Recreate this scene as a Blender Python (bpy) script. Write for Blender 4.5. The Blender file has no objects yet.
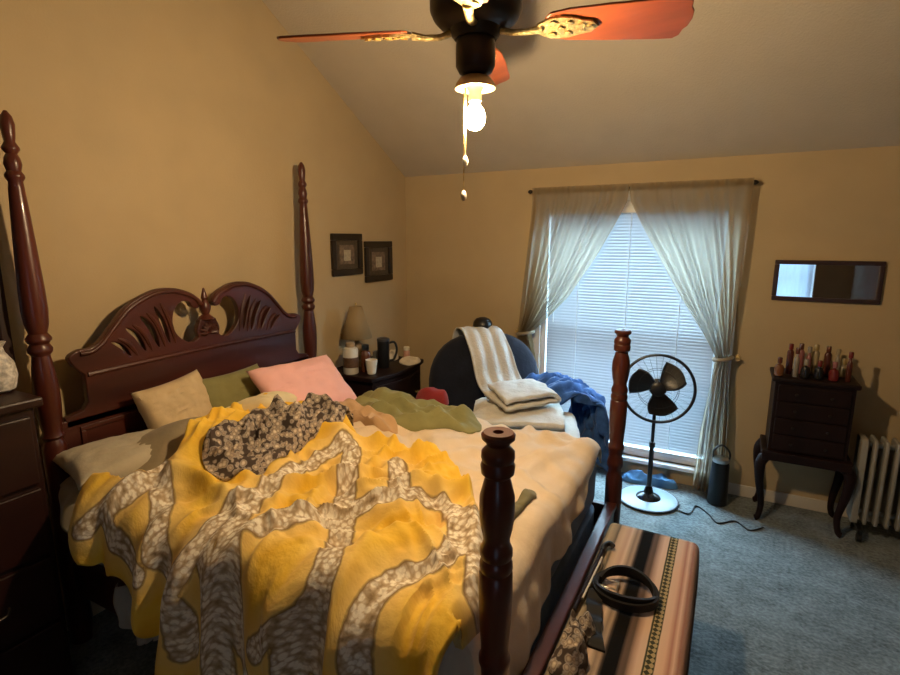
import bpy, bmesh, math, random
from mathutils import Vector, Matrix, noise
random.seed(7)
S = bpy.context.scene
C = S.collection
PI = math.pi
# ------------------------------------------------------------------ camera
cam_d = bpy.data.cameras.new('camera'); cam = bpy.data.objects.new('camera', cam_d); C.objects.link(cam)
cam.location = (0, 0, 1.84)
cam.rotation_euler = (math.radians(90-10.68), 0, math.radians(28.05))
cam_d.sensor_width = 36; cam_d.lens = 526.7/900*36
cam_d.clip_start = 0.05
S.camera = cam
# ------------------------------------------------------------------ world, exposure
W = bpy.data.worlds.new('sky'); S.world = W; W.use_nodes = True
bgn = W.node_tree.nodes['Background']
bgn.inputs[0].default_value = (0.52, 0.80, 1.0, 1)
bgn.inputs[1].default_value = 36.0
S.view_settings.view_transform = 'Standard'; S.view_settings.look = 'None'
S.view_settings.gamma = 1.0; S.view_settings.use_curve_mapping = False
S.view_settings.exposure = 0.08
BULB = 1500.0
def portal(name, loc, rot, sx, sy):
    l = bpy.data.lights.new(name, 'AREA'); l.shape = 'RECTANGLE'; l.size = sx; l.size_y = sy
    l.cycles.is_portal = True
    o = bpy.data.objects.new(name, l); C.objects.link(o); o.location = loc; o.rotation_euler = rot
    return o
# ------------------------------------------------------------------ materials
MATS = {}
def nodes(m):
    m.use_nodes = True
    return m.node_tree, m.node_tree.nodes, m.node_tree.links
def mat(name, col, rough=.6, metal=0., var=.12, scale=8., bump=0., bscale=60., spec=.5, sheen=0., trans=0., alpha=1., stretch=(1,1,1), coat=0.):
    """plain procedural material: base colour varied by noise, optional noise bump"""
    if name in MATS: return MATS[name]
    m = bpy.data.materials.new(name); t, n, l = nodes(m); b = n['Principled BSDF']
    tc = n.new('ShaderNodeTexCoord'); mp = n.new('ShaderNodeMapping'); mp.inputs['Scale'].default_value = stretch
    l.new(tc.outputs['Object'], mp.inputs[0])
    nz = n.new('ShaderNodeTexNoise'); nz.inputs['Scale'].default_value = scale; nz.inputs['Detail'].default_value = 5
    l.new(mp.outputs[0], nz.inputs['Vector'])
    cr = n.new('ShaderNodeValToRGB')
    lo = tuple(max(0, c*(1-var)) for c in col); hi = tuple(min(1, c*(1+var)) for c in col)
    cr.color_ramp.elements[0].position = .3; cr.color_ramp.elements[1].position = .7
    cr.color_ramp.elements[0].color = (*lo, 1); cr.color_ramp.elements[1].color = (*hi, 1)
    l.new(nz.outputs['Fac'], cr.inputs[0]); l.new(cr.outputs[0], b.inputs['Base Color'])
    b.inputs['Roughness'].default_value = rough; b.inputs['Metallic'].default_value = metal
    b.inputs['Specular IOR Level'].default_value = spec
    if sheen: b.inputs['Sheen Weight'].default_value = sheen
    if trans: b.inputs['Transmission Weight'].default_value = trans
    if coat: b.inputs['Coat Weight'].default_value = coat
    if alpha < 1: b.inputs['Alpha'].default_value = alpha
    if bump:
        n2 = n.new('ShaderNodeTexNoise'); n2.inputs['Scale'].default_value = bscale; n2.inputs['Detail'].default_value = 6
        l.new(mp.outputs[0], n2.inputs['Vector'])
        bp = n.new('ShaderNodeBump'); bp.inputs['Strength'].default_value = bump; bp.inputs['Distance'].default_value = .01
        l.new(n2.outputs['Fac'], bp.inputs['Height']); l.new(bp.outputs[0], b.inputs['Normal'])
    MATS[name] = m
    return m
def srgb(r, g, b):
    f = lambda c: (c/255/12.92) if c <= 10 else ((c/255+.055)/1.055)**2.4
    return (f(r), f(g), f(b))
wall_m = mat('wall_paint', (.47, .355, .20), .8, var=.04, scale=3, bump=.15, bscale=120)
ceil_m = mat('ceiling_paint', (.50, .43, .325), .9, var=.04, scale=4, bump=.35, bscale=90)
trim_m = mat('trim_paint', (.62, .56, .46), .5, var=.04)
dim_m = mat('low_bounce_umber', (.10, .07, .045), .8, var=.05, scale=3, bump=.15, bscale=120)  # dark tone given to the out-of-view walls to cut bounced fill light
white_m = mat('window_white', (.80, .82, .82), .5, var=.03)
mahog = mat('mahogany', (.075, .016, .009), .33, var=.45, scale=7, stretch=(1, 1, .15), coat=.15)
mahog_x = mat('mahogany_long', (.058, .012, .007), .4, var=.45, scale=7, stretch=(1, .15, 1), coat=.15)
darkwood = mat('dark_cherry', (.012, .0045, .0035), .5, var=.4, scale=6, stretch=(1, 1, .2), spec=.2)
blackp = mat('black_plastic', (.008, .008, .009), .35, var=.1)
brass = mat('antique_brass', (.62, .46, .20), .35, metal=.85, var=.35, scale=60, bump=.6, bscale=90)
bronze = mat('dark_bronze', (.030, .022, .018), .4, metal=.5, var=.3)
steel = mat('brushed_steel', (.6, .6, .6), .3, metal=1., var=.1)
ivory = mat('ivory_plastic', (.62, .58, .50), .45, var=.05)
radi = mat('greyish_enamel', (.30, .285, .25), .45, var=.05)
carpet_m = None
def make_carpet():
    m = bpy.data.materials.new('carpet_pile'); t, n, l = nodes(m); b = n['Principled BSDF']
    tc = n.new('ShaderNodeTexCoord')
    n1 = n.new('ShaderNodeTexNoise'); n1.inputs['Scale'].default_value = 55; n1.inputs['Detail'].default_value = 4
    n2 = n.new('ShaderNodeTexNoise'); n2.inputs['Scale'].default_value = 7; n2.inputs['Detail'].default_value = 6; n2.inputs['Roughness'].default_value = .7
    for q in (n1, n2): l.new(tc.outputs['Object'], q.inputs['Vector'])
    mx = n.new('ShaderNodeMix'); mx.data_type = 'FLOAT'; mx.inputs[0].default_value = .55
    l.new(n1.outputs['Fac'], mx.inputs[2]); l.new(n2.outputs['Fac'], mx.inputs[3])
    cr = n.new('ShaderNodeValToRGB'); e = cr.color_ramp.elements
    e[0].position = .36; e[0].color = (.045, .058, .058, 1); e[1].position = .64; e[1].color = (.215, .25, .245, 1)
    l.new(mx.outputs[0], cr.inputs[0]); l.new(cr.outputs[0], b.inputs['Base Color'])
    b.inputs['Roughness'].default_value = .95; b.inputs['Sheen Weight'].default_value = .2
    bp = n.new('ShaderNodeBump'); bp.inputs['Strength'].default_value = .8; bp.inputs['Distance'].default_value = .02
    l.new(mx.outputs[0], bp.inputs['Height']); l.new(bp.outputs[0], b.inputs['Normal'])
    return m
carpet_m = make_carpet()
def cloth(name, col, var=.08, scale=9., bump=.25, bscale=35., sheen=.15):
    return mat(name, col, .9, var=var, scale=scale, bump=bump, bscale=bscale, spec=.15, sheen=sheen)
# ------------------------------------------------------------------ mesh helpers
class MB:
    def __init__(s): s.v = []; s.f = []
    def add(s, vs, fs):
        o = len(s.v); s.v += [tuple(v) for v in vs]; s.f += [tuple(i+o for i in f) for f in fs]; return s
    def box(s, x0, x1, y0, y1, z0, z1, M=None):
        vs = [Vector((x, y, z)) for x in (x0, x1) for y in (y0, y1) for z in (z0, z1)]
        if M: vs = [M @ v for v in vs]
        return s.add(vs, [(0,1,3,2),(4,6,7,5),(0,4,5,1),(2,3,7,6),(0,2,6,4),(1,5,7,3)])
    def lathe(s, prof, n=24, M=None, cap=True):
        vs = []; fs = []
        for r, z in prof:
            for i in range(n):
                a = 2*PI*i/n; vs.append(Vector((r*math.cos(a), r*math.sin(a), z)))
        for j in range(len(prof)-1):
            for i in range(n):
                k = (i+1) % n; fs.append((j*n+i, j*n+k, (j+1)*n+k, (j+1)*n+i))
        if cap:
            fs.append(tuple(range(n-1, -1, -1))); fs.append(tuple((len(prof)-1)*n+i for i in range(n)))
        if M: vs = [M @ v for v in vs]
        return s.add(vs, fs)
    def tube(s, pts, r, n=10, closed=False, flat=1.):
        pts = [Vector(p) for p in pts]; N = len(pts); vs = []; fs = []
        rr = r if isinstance(r, (list, tuple)) else [r]*N
        up = Vector((0, 0, 1)); prev = None
        for i, p in enumerate(pts):
            if closed: d = (pts[(i+1) % N]-pts[i-1]).normalized()
            else: d = (pts[min(i+1, N-1)]-pts[max(i-1, 0)]).normalized()
            ref = prev if prev is not None else (up if abs(d.z) < .95 else Vector((1, 0, 0)))
            a = d.cross(ref)
            if a.length < 1e-5: a = d.cross(Vector((1, 0, 0)))
            a.normalize(); b = a.cross(d).normalized(); prev = b
            for k in range(n):
                t = 2*PI*k/n; vs.append(p + a*rr[i]*math.cos(t) + b*rr[i]*flat*math.sin(t))
        for i in range(N if closed else N-1):
            j = (i+1) % N
            for k in range(n):
                q = (k+1) % n; fs.append((i*n+k, i*n+q, j*n+q, j*n+k))
        if not closed:
            fs.append(tuple(range(n-1, -1, -1))); fs.append(tuple((N-1)*n+k for k in range(n)))
        return s.add(vs, fs)
    def grid(s, fn, nu, nv):
        vs = [fn(i/nu, j/nv) for i in range(nu+1) for j in range(nv+1)]
        fs = [(i*(nv+1)+j, (i+1)*(nv+1)+j, (i+1)*(nv+1)+j+1, i*(nv+1)+j+1) for i in range(nu) for j in range(nv)]
        return s.add(vs, fs)
    def prism(s, outline, z0, z1, M=None):
        n = len(outline)
        vs = [Vector((x, y, z0)) for x, y in outline]+[Vector((x, y, z1)) for x, y in outline]
        if M: vs = [M @ v for v in vs]
        return s.add(vs, [tuple(range(n-1, -1, -1)), tuple(range(n, 2*n))]+[(i, (i+1) % n, n+(i+1) % n, n+i) for i in range(n)])
    def build(s, name, m, parent=None, smooth=True, bevel=0., solid=0., seg=2, off=-1, sub=0):
        me = bpy.data.meshes.new(name); me.from_pydata(s.v, [], s.f); me.validate()
        bm = bmesh.new(); bm.from_mesh(me); bmesh.ops.recalc_face_normals(bm, faces=bm.faces); bm.to_mesh(me); bm.free()
        o = bpy.data.objects.new(name, me); C.objects.link(o); me.materials.append(m)
        if parent is not None: o.parent = parent
        if smooth:
            for p in me.polygons: p.use_smooth = True
        if bevel:
            b = o.modifiers.new('bevel', 'BEVEL'); b.width = bevel; b.segments = seg; b.limit_method = 'ANGLE'; b.angle_limit = math.radians(40)
            b.harden_normals = False
        if solid:
            q = o.modifiers.new('solid', 'SOLIDIFY'); q.thickness = solid; q.offset = off
        if sub:
            q = o.modifiers.new('sub', 'SUBSURF'); q.levels = sub; q.render_levels = sub
        if smooth: sharp(me, 38)
        return o
def sharp(me, deg):
    bm = bmesh.new(); bm.from_mesh(me)
    for e in bm.edges:
        if len(e.link_faces) == 2: e.smooth = e.calc_face_angle(0) < math.radians(deg)
    bm.to_mesh(me); bm.free()
def tag(o, label=None, cat=None, group=None, kind=None):
    if label: o['label'] = label
    if cat: o['category'] = cat
    if group: o['group'] = group
    if kind: o['kind'] = kind
    return o
def thing(name, label, cat, loc=(0, 0, 0), rz=0., group=None):
    o = bpy.data.objects.new(name, None); C.objects.link(o); o.location = loc; o.rotation_euler = (0, 0, rz)
    o.empty_display_size = .1
    return tag(o, label, cat, group)
def copy_tree(o, parent=None):
    c = o.copy(); C.objects.link(c)
    if parent is not None: c.parent = parent
    for ch in list(o.children): copy_tree(ch, c)
    return c
def T(x, y, z): return Matrix.Translation((x, y, z))
def R(a, ax): return Matrix.Rotation(a, 4, ax)
def sm(t): t = max(0., min(1., t)); return t*t*(3-2*t)
def lerp(a, b, t): return a+(b-a)*t
def interp(x, pts):
    if x <= pts[0][0]: return pts[0][1]
    for (a, u), (b, v) in zip(pts, pts[1:]):
        if x <= b: return lerp(u, v, (x-a)/(b-a))
    return pts[-1][1]
def nz(x, y, z=0.): return noise.noise(Vector((x, y, z)))
def ridge(x, y, z=0.): return math.exp(-(2.3*nz(x, y, z))**2)
def catmull(pts, k=8, closed=False):
    P = [Vector(p) for p in pts]; n = len(P); out = []
    for i in range(n if closed else n-1):
        if closed: a, b, c, d = P[i-1], P[i], P[(i+1) % n], P[(i+2) % n]
        else: a, b, c, d = P[max(i-1, 0)], P[i], P[i+1], P[min(i+2, n-1)]
        for j in range(k):
            t = j/k
            out.append(.5*((2*b)+(c-a)*t+(2*a-5*b+4*c-d)*t*t+(3*b-a-3*c+d)*t**3))
    if not closed: out.append(P[-1])
    return out
def curve_plate(name, outer, holes, thick, m, parent, M, bev=.005):
    cu = bpy.data.curves.new(name, 'CURVE'); cu.dimensions = '2D'; cu.fill_mode = 'BOTH'; cu.extrude = thick/2; cu.bevel_depth = bev; cu.bevel_resolution = 2
    for loop in [outer]+holes:
        sp = cu.splines.new('POLY'); sp.points.add(len(loop)-1); sp.use_cyclic_u = True
        for p, q in zip(sp.points, loop): p.co = (q[0], q[1], 0, 1)
    tmp = bpy.data.objects.new('tmp', cu); C.objects.link(tmp)
    dg = bpy.context.evaluated_depsgraph_get(); me = bpy.data.meshes.new_from_object(tmp.evaluated_get(dg))
    bpy.data.objects.remove(tmp); bpy.data.curves.remove(cu)
    me.transform(M); me.name = name
    o = bpy.data.objects.new(name, me); C.objects.link(o); me.materials.clear(); me.materials.append(m)
    if parent is not None: o.parent = parent
    for p in me.polygons: p.use_smooth = True
    sharp(me, 35)
    return o
# ------------------------------------------------------------------ room shell
XL, YB, XR, YF = -2.655, 4.13, 1.62, -1.7
ZE = 2.377; SL = .56; YR = .9
def zc(y): return ZE + SL*(YB-y) if y >= YR else ZE + SL*(YB-YR) - SL*(YR-y)
wx0, wx1, wz0, wz1 = -1.355, -.02, .15, 2.11      # window opening
TH = .14
def struct(o): o['kind'] = 'structure'; return o
struct(MB().box(XL-TH, XR+TH, YF-TH, YB+TH, -.12, 0).build('floor', carpet_m, smooth=False))
def gable(name, x0, x1, wm):
    out = [(YF-TH, 0), (YB+TH, 0), (YB+TH, zc(YB)-.08+.06), (YR, zc(YR)), (YF-TH, zc(YF)-.05)]
    m = MB(); n = len(out)
    vs = [(x0, a, b) for a, b in out]+[(x1, a, b) for a, b in out]
    m.add(vs, [tuple(range(n)), tuple(range(2*n-1, n-1, -1))]+[(i, (i+1) % n, n+(i+1) % n, n+i) for i in range(n)])
    return struct(m.build(name, wm, smooth=False))
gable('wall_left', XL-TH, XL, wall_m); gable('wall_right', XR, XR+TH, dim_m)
def wall_with_hole(name, y0, y1, zt, h, wm):
    m = MB(); a, b, c, d = h
    m.box(XL, a, y0, y1, 0, zt); m.box(b, XR, y0, y1, 0, zt); m.box(a, b, y0, y1, 0, c); m.box(a, b, y0, y1, d, zt)
    return struct(m.build(name, wm, smooth=False))
wall_with_hole('wall_back', YB, YB+TH, ZE, (wx0, wx1, wz0, wz1), wall_m)
fx0, fx1, fz0, fz1 = .42, 1.14, .55, 1.95
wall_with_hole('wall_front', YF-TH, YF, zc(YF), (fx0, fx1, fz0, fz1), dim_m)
m = MB()
for (ya, yb) in ((YB+TH, YR), (YR, YF-TH)):
    za = ZE+SL*(YB-ya) if ya > YR else zc(YR); zb = zc(yb)
    m.add([(XL-TH, ya, za), (XR+TH, ya, za), (XR+TH, yb, zb), (XL-TH, yb, zb), (XL-TH, ya, za+.1), (XR+TH, ya, za+.1), (XR+TH, yb, zb+.1), (XL-TH, yb, zb+.1)],
          [(0,1,2,3),(4,5,6,7),(0,1,5,4),(1,2,6,5),(2,3,7,6),(3,0,4,7)])
struct(m.build('ceiling', ceil_m, smooth=False))
def baseboard(name, *b): struct(MB().box(*b).build(name, trim_m, bevel=.004))
baseboard('baseboard_back', XL, wx0-.12, YB-.014, YB, 0, .085); baseboard('baseboard_back_right', wx1+.12, XR, YB-.014, YB, 0, .085)
baseboard('baseboard_left', XL, XL+.014, YF, YB-.014, 0, .085); baseboard('baseboard_right', XR-.014, XR, YF, YB-.014, 0, .085)
# window_1: frame, sashes, panes, sill
glass_m = bpy.data.materials.new('window_glass'); t, n, l = nodes(glass_m)
n.remove(n['Principled BSDF']); tr = n.new('ShaderNodeBsdfTransparent'); gl = n.new('ShaderNodeBsdfGlossy'); gl.inputs['Roughness'].default_value = .02
mx = n.new('ShaderNodeMixShader'); mx.inputs[0].default_value = .06; tr.inputs[0].default_value = (.96, .98, 1, 1)
l.new(tr.outputs[0], mx.inputs[1]); l.new(gl.outputs[0], mx.inputs[2]); l.new(mx.outputs[0], n['Material Output'].inputs[0])
def frame_mb(x0, x1, z0, z1, y0, y1, w):
    return MB().box(x0, x1, y0, y1, z0, z0+w).box(x0, x1, y0, y1, z1-w, z1).box(x0, x0+w, y0, y1, z0+w, z1-w).box(x1-w, x1, y0, y1, z0+w, z1-w)
def window(name, x0, x1, z0, z1, y, sgn):
    """double-hung window set into the wall; y = inner wall face, sgn +1 when outside lies towards +y"""
    a, b = sorted((y+sgn*.02, y+sgn*TH))
    w = frame_mb(x0, x1, z0, z1, a, b, .04).build(name, white_m, bevel=.004, smooth=False); struct(w)
    zm = (z0+z1)/2
    for q, (c, d) in enumerate(((z0+.04, zm+.02), (zm-.02, z1-.04))):
        ya, yb = sorted((y+sgn*(.07+.025*q), y+sgn*(.093+.025*q)))
        s_ = frame_mb(x0+.04, x1-.04, c, d, ya, yb, .035).build('sash', white_m, w, bevel=.003, smooth=False)
        MB().box(x0+.075, x1-.075, (ya+yb)/2-.002, (ya+yb)/2+.002, c+.035, d-.035).build('pane', glass_m, s_, smooth=False)
    return w
w1 = window('window_1', wx0, wx1, wz0, wz1, YB, 1)
# casing on the wall face and the projecting sill
MB().box(wx0-.07, wx0, YB-.016, YB, wz0, wz1+.07).box(wx1, wx1+.07, YB-.016, YB, wz0, wz1+.07).box(wx0, wx1, YB-.016, YB, wz1, wz1+.07).build('casing', white_m, w1, bevel=.004, smooth=False)
MB().box(wx0-.09, wx1+.09, YB-.055, YB+.03, wz0-.03, wz0).build('window_sill', white_m, w1, bevel=.006, smooth=False)
w2 = window('window_2', fx0, fx1, fz0, fz1, YF, -1)
# neighbour's pale brick wall outside
bm_ = bpy.data.materials.new('pale_brick'); t, n, l = nodes(bm_); b = n['Principled BSDF']
tc = n.new('ShaderNodeTexCoord'); mp = n.new('ShaderNodeMapping'); mp.inputs['Rotation'].default_value = (PI/2, 0, 0); br = n.new('ShaderNodeTexBrick')
br.inputs['Scale'].default_value = 4.; br.inputs['Color1'].default_value = (.50, .40, .38, 1); br.inputs['Color2'].default_value = (.42, .33, .32, 1); br.inputs['Mortar'].default_value = (.6, .58, .55, 1)
l.new(tc.outputs['Object'], mp.inputs[0]); l.new(mp.outputs[0], br.inputs['Vector']); l.new(br.outputs[0], b.inputs['Base Color']); b.inputs['Roughness'].default_value = .9
struct(MB().box(-9, 6, 9.0, 9.2, -.4, 2.9).build('wall_neighbour', bm_, smooth=False))
grass = mat('pale_paving', (.30, .29, .28), .9, var=.15, scale=5)
struct(MB().box(-12, 10, YB+TH, 14, -.5, -.4).build('ground_outside', grass, smooth=False))
portal('window_portal', ((wx0+wx1)/2, YB+TH+.02, (wz0+wz1)/2), (-PI/2, 0, 0), wx1-wx0, wz1-wz0)
portal('window_portal_front', ((fx0+fx1)/2, YF-TH-.02, (fz0+fz1)/2), (PI/2, 0, 0), fx1-fx0, fz1-fz0)
# ------------------------------------------------------------------ blind, curtains, rod
def translucent(name, col, tcol, mixf, transp=0., weave=0.):
    m = bpy.data.materials.new(name); t, n, l = nodes(m); n.remove(n['Principled BSDF'])
    d = n.new('ShaderNodeBsdfDiffuse'); d.inputs[0].default_value = (*col, 1)
    q = n.new('ShaderNodeBsdfTranslucent'); q.inputs[0].default_value = (*tcol, 1)
    a = n.new('ShaderNodeMixShader'); a.inputs[0].default_value = mixf
    l.new(d.outputs[0], a.inputs[1]); l.new(q.outputs[0], a.inputs[2]); last = a
    if transp:
        tr = n.new('ShaderNodeBsdfTransparent'); c = n.new('ShaderNodeMixShader'); c.inputs[0].default_value = transp
        l.new(a.outputs[0], c.inputs[1]); l.new(tr.outputs[0], c.inputs[2]); last = c
    l.new(last.outputs[0], n['Material Output'].inputs[0])
    return m
slat_m = translucent('blind_slat_white', (.36, .375, .395), (.19, .20, .205), .22)
bl = thing('window_blind', 'white horizontal slatted blind lowered over the bright window', 'blind', ((wx0+wx1)/2, YB+.03, wz1-.04))
hw = (wx1-wx0)/2-.045
MB().box(-hw-.004, hw+.004, -.02, .02, -.045, 0).build('head_rail', white_m, bl, bevel=.004, smooth=False)
m = MB(); zz = -.052; H = wz1-wz0-.08
tilt = math.radians(51)
while zz > -H+.05:
    M = T(0, 0, zz) @ R(tilt, 'X')        # outer edge high, inner edge low
    def sl(u, v, M=M):
        yy = (v-.5)*.031
        return M @ Vector((lerp(-hw+.005, hw-.005, u), yy, .002*(1-(2*v-1)**2)))
    m.grid(sl, 1, 4); zz -= .0235
m.build('slats', slat_m, bl)
MB().box(-hw, hw, -.015, .015, -H, -H+.03).build('bottom_rail', white_m, bl, bevel=.004, smooth=False)
m = MB()
for xx in (-hw*.6, 0, hw*.6): m.tube([(xx, -.027, -.04), (xx, -.027, -H+.03)], .0025, 6)
m.build('ladder_cord', white_m, bl)
m = MB(); m.tube([(-hw+.06, -.032, -.03), (-hw+.06, -.035, -.9)], .004, 6); m.build('tilt_wand', white_m, bl)
shade = thing('dimming_roller_shade', 'pale roller shade added to dim the window seen in the mirror', 'window shade', ((fx0+fx1)/2, YF-.01, fz1-.03))  # added over the front window to dim its light into the room
MB().lathe([(.02, -.33), (.022, -.32), (.022, .32), (.02, .33)], 16, R(PI/2, 'Y')).build('roller', white_m, shade)
m = MB(); m.grid(lambda u, v: Vector((lerp(-.33, .33, u), .012+.006*math.sin(u*40), -v*(fz1-fz0-.06))), 60, 2)
m.build('shade_cloth', translucent('shade_fabric', (.5, .52, .56), (.15, .175, .21), .25), shade)
sheer = translucent('sheer_taupe', (.31, .225, .125), (.56, .49, .36), .5, .26)
YC = YB-.085
rod = thing('curtain_rod', 'thin dark curtain rod above the window', 'curtain rod', (-.68, YC, 2.195))
m = MB(); m.tube([(-.76, 0, 0), (.755, 0, 0)], .008, 12); m.build('pole', bronze, rod)
for sx in (-.765, .76):
    MB().lathe([(.002, -.02), (.012, -.012), (.016, 0), (.012, .012), (.003, .022)], 14, T(sx, 0, 0) @ R(PI/2, 'Y')).build('finial', bronze, rod)
for sx in (-.70, .73):
    MB().box(sx-.012, sx+.012, -.006, YB-YC-.002, -.02, -.008).box(sx-.012, sx+.012, YB-YC-.008, YB-YC-.001, -.05, .02).build('bracket', bronze, rod, bevel=.002, smooth=False)
def curtain(label, outer, inner, seed, tie):
    """outer / inner: x at a height; pleats gather at the tie"""
    zt = 2.222
    o = thing('curtain', label, 'curtain', (outer[0][1], YC, zt), 0, 'tied back sheer curtains')
    m = MB()
    ph = [random.uniform(-.6, .6) for _ in range(14)]
    def fn(u, v):
        z = zt - v*(zt-.03)
        a = interp(-z, [(-h, x) for h, x in outer]); b = interp(-z, [(-h, x) for h, x in inner])
        w = abs(b-a); k = 11
        amp = .008+.03*max(0, 1-w/.75)
        if z > 2.12: amp = .007
        uu = u+.018*math.sin(5*u*PI+seed+v*3)
        p = math.sin(uu*k*2*PI+ph[int(min(13, u*13))]*.3+v*1.5)
        x = lerp(a, b, u)+.004*math.sin(uu*40+v*9)
        y = -amp*p - .014 - .012*sm((z-2.10)/.06)
        if tie-.06 < z < tie+.06: y -= .01
        return Vector((x-outer[0][1], y, z-zt))
    m.grid(fn, 150, 70)
    m.build('panel', sheer, o)
    return o
cl_ = curtain('left sheer taupe curtain tied back behind the laundry chair',
        [(2.21, -1.42), (2.14, -1.42), (1.6, -1.46), (1.08, -1.50), (.6, -1.49), (.03, -1.48)],
        [(2.21, -.70), (2.10, -.71), (1.95, -.78), (1.7, -.91), (1.4, -1.10), (1.2, -1.28), (1.08, -1.40), (.9, -1.37), (.5, -1.30), (.03, -1.28)], .3, 1.08)
cr_ = curtain('right sheer taupe curtain tied back beside the black floor fan',
        [(2.21, .07), (2.14, .07), (1.6, .06), (1.02, .035), (.6, .07), (.03, .10)],
        [(2.21, -.70), (2.10, -.69), (1.95, -.61), (1.7, -.46), (1.4, -.28), (1.2, -.15), (1.02, -.045), (.9, -.065), (.5, -.10), (.03, -.12)], 1.7, 1.02)
tie_m = cloth('tieback_cloth', (.30, .25, .17))
for par, x0, x1, z, wx in ((cl_, -1.515, -1.385, 1.08, -1.54), (cr_, -.06, .05, 1.02, .085)):
    bx, bz = par.location.x, par.location.z
    cx, rx = (x0+x1)/2-bx, (x1-x0)/2
    pts = [(cx+rx*math.cos(a), -.014+.055*math.sin(a), z-bz+.012*math.cos(a)) for a in [2*PI*i/24 for i in range(24)]]
    MB().tube(pts, .014, 8, True).build('tieback', tie_m, par)
    M = T(wx-bx, YB-YC-.002, z-bz) @ R(PI/2, 'X')
    MB().lathe([(.018, 0), (.018, .006), (.006, .01), (.006, .05), (.016, .055), (.016, .065)], 14, M).build('holdback', brass, par)
# ------------------------------------------------------------------ four-poster bed
BX0, BX1, BY0, BY1 = -2.535, -.456, 1.10, 2.70
bed = thing('four_poster_bed', 'dark mahogany four poster bed with carved scroll headboard', 'bed', (-1.5, 1.9, 0))
def bedrel(m): m.v = [(x+1.5, y-1.9, z) for x, y, z in m.v]; return m
head_prof = [(.042, 0), (.042, .02), (.05, .1), (.046, .2), (.046, .95), (.040, .97), (.034, .985), (.044, 1.0), (.036, 1.02), (.043, 1.07), (.047, 1.16), (.046, 1.24), (.036, 1.33), (.032, 1.355), (.043, 1.37), (.045, 1.385), (.034, 1.405), (.046, 1.42), (.046, 1.43), (.033, 1.45), (.043, 1.49), (.047, 1.55), (.046, 1.62), (.041, 1.75), (.033, 1.92), (.027, 2.03), (.024, 2.06), (.033, 2.075), (.033, 2.085), (.024, 2.10), (.030, 2.125), (.026, 2.15), (.019, 2.165), (.029, 2.18), (.029, 2.19), (.018, 2.21), (.022, 2.24), (.025, 2.275), (.019, 2.305), (.006, 2.325)]
foot_prof = [(.042, 0), (.042, .02), (.05, .1), (.043, .2), (.043, .60), (.036, .63), (.031, .66), (.041, .68), (.041, .70), (.033, .73), (.036, .76), (.041, .775), (.041, .79), (.035, .80), (.036, .83), (.041, .90), (.043, .97), (.042, 1.03), (.038, 1.035), (.042, 1.045), (.041, 1.06), (.036, 1.07), (.041, 1.08), (.041, 1.095), (.034, 1.11), (.033, 1.125), (.039, 1.15), (.044, 1.19), (.043, 1.235), (.033, 1.275), (.030, 1.285), (.040, 1.295), (.042, 1.315), (.038, 1.325), (.041, 1.335), (.040, 1.35), (.027, 1.365), (.030, 1.372), (.040, 1.382), (.041, 1.392), (.036, 1.398), (.013, 1.398), (.012, 1.386), (.0005, 1.385)]
foot_prof = [(r, z-.009 if z > .3 else z) for r, z in foot_prof]
for x, y, pr in ((BX0, BY0, head_prof), (BX0, BY1, head_prof), (BX1, BY0, foot_prof), (BX1, BY1, foot_prof)):
    bedrel(MB().lathe(pr, 28, T(x, y, 0))).build('bedpost', mahog, bed)
for y in (BY0, BY1):
    bedrel(MB().box(BX0+.03, BX1-.03, y-.016, y+.016, .26, .44)).build('side_rail', mahog_x, bed, bevel=.005, smooth=False)
m = MB().box(BX1-.018, BX1+.018, BY0+.03, BY1-.03, .25, .44); m.box(BX1-.028, BX1+.028, BY0+.03, BY1-.03, .44, .475)
bedrel(m).build('foot_rail', mahog_x, bed, bevel=.008, smooth=False)
# headboard: panel and pediment in one pierced plate
hb = bedrel(MB().box(BX0-.018, BX0+.018, BY0+.03, BY1-.03, .40, 1.05)).build('headboard', mahog_x, bed, bevel=.004, smooth=False)
half = [(-.745, 1.02), (-.745, 1.06), (-.67, 1.075), (-.645, 1.11), (-.645, 1.24), (-.685, 1.285), (-.70, 1.325), (-.66, 1.348), (-.61, 1.35), (-.56, 1.38), (-.50, 1.445), (-.43, 1.515), (-.35, 1.56), (-.27, 1.585), (-.19, 1.585), (-.12, 1.565), (-.065, 1.535), (-.04, 1.50), (-.055, 1.475), (-.085, 1.485), (-.105, 1.515), (-.15, 1.52), (-.195, 1.48), (-.212, 1.41), (-.195, 1.35), (-.15, 1.305), (-.10, 1.29), (-.062, 1.31), (-.066, 1.345), (-.06, 1.37), (-.052, 1.385), (-.045, 1.40), (-.03, 1.405)]
hs = catmull([(a, b, 0) for a, b in half[5:]], 4)
left = [half[i] for i in range(5)]+[(p.x, p.y) for p in hs]
outer = left+[(-a, b) for a, b in reversed(left)]
def slot(a, b, c, w):
    pts = catmull([(*a, 0), (*b, 0), (*c, 0)], 6); L = []; Rr = []
    for i, p in enumerate(pts):
        d = (pts[min(i+1, len(pts)-1)]-pts[max(i-1, 0)]).normalized(); nrm = Vector((-d.y, d.x, 0)); ww = w*math.sin(PI*(i+.4)/(len(pts)-.2))**.7
        L.append((p.x+nrm.x*ww*1.35, p.y+nrm.y*ww*1.35)); Rr.append((p.x-nrm.x*ww*1.35, p.y-nrm.y*ww*1.35))
    return L+Rr[::-1]
slots = [((-.30, 1.51), (-.26, 1.42), (-.232, 1.305), .012), ((-.375, 1.47), (-.325, 1.405), (-.29, 1.295), .014), ((-.45, 1.42), (-.40, 1.375), (-.36, 1.29), .013), ((-.525, 1.365), (-.475, 1.335), (-.435, 1.28), .011)]
holes = []
for a, b, c, w in slots:
    h = slot(a, b, c, w); holes += [h, [(-x, y) for x, y in h]]
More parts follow.
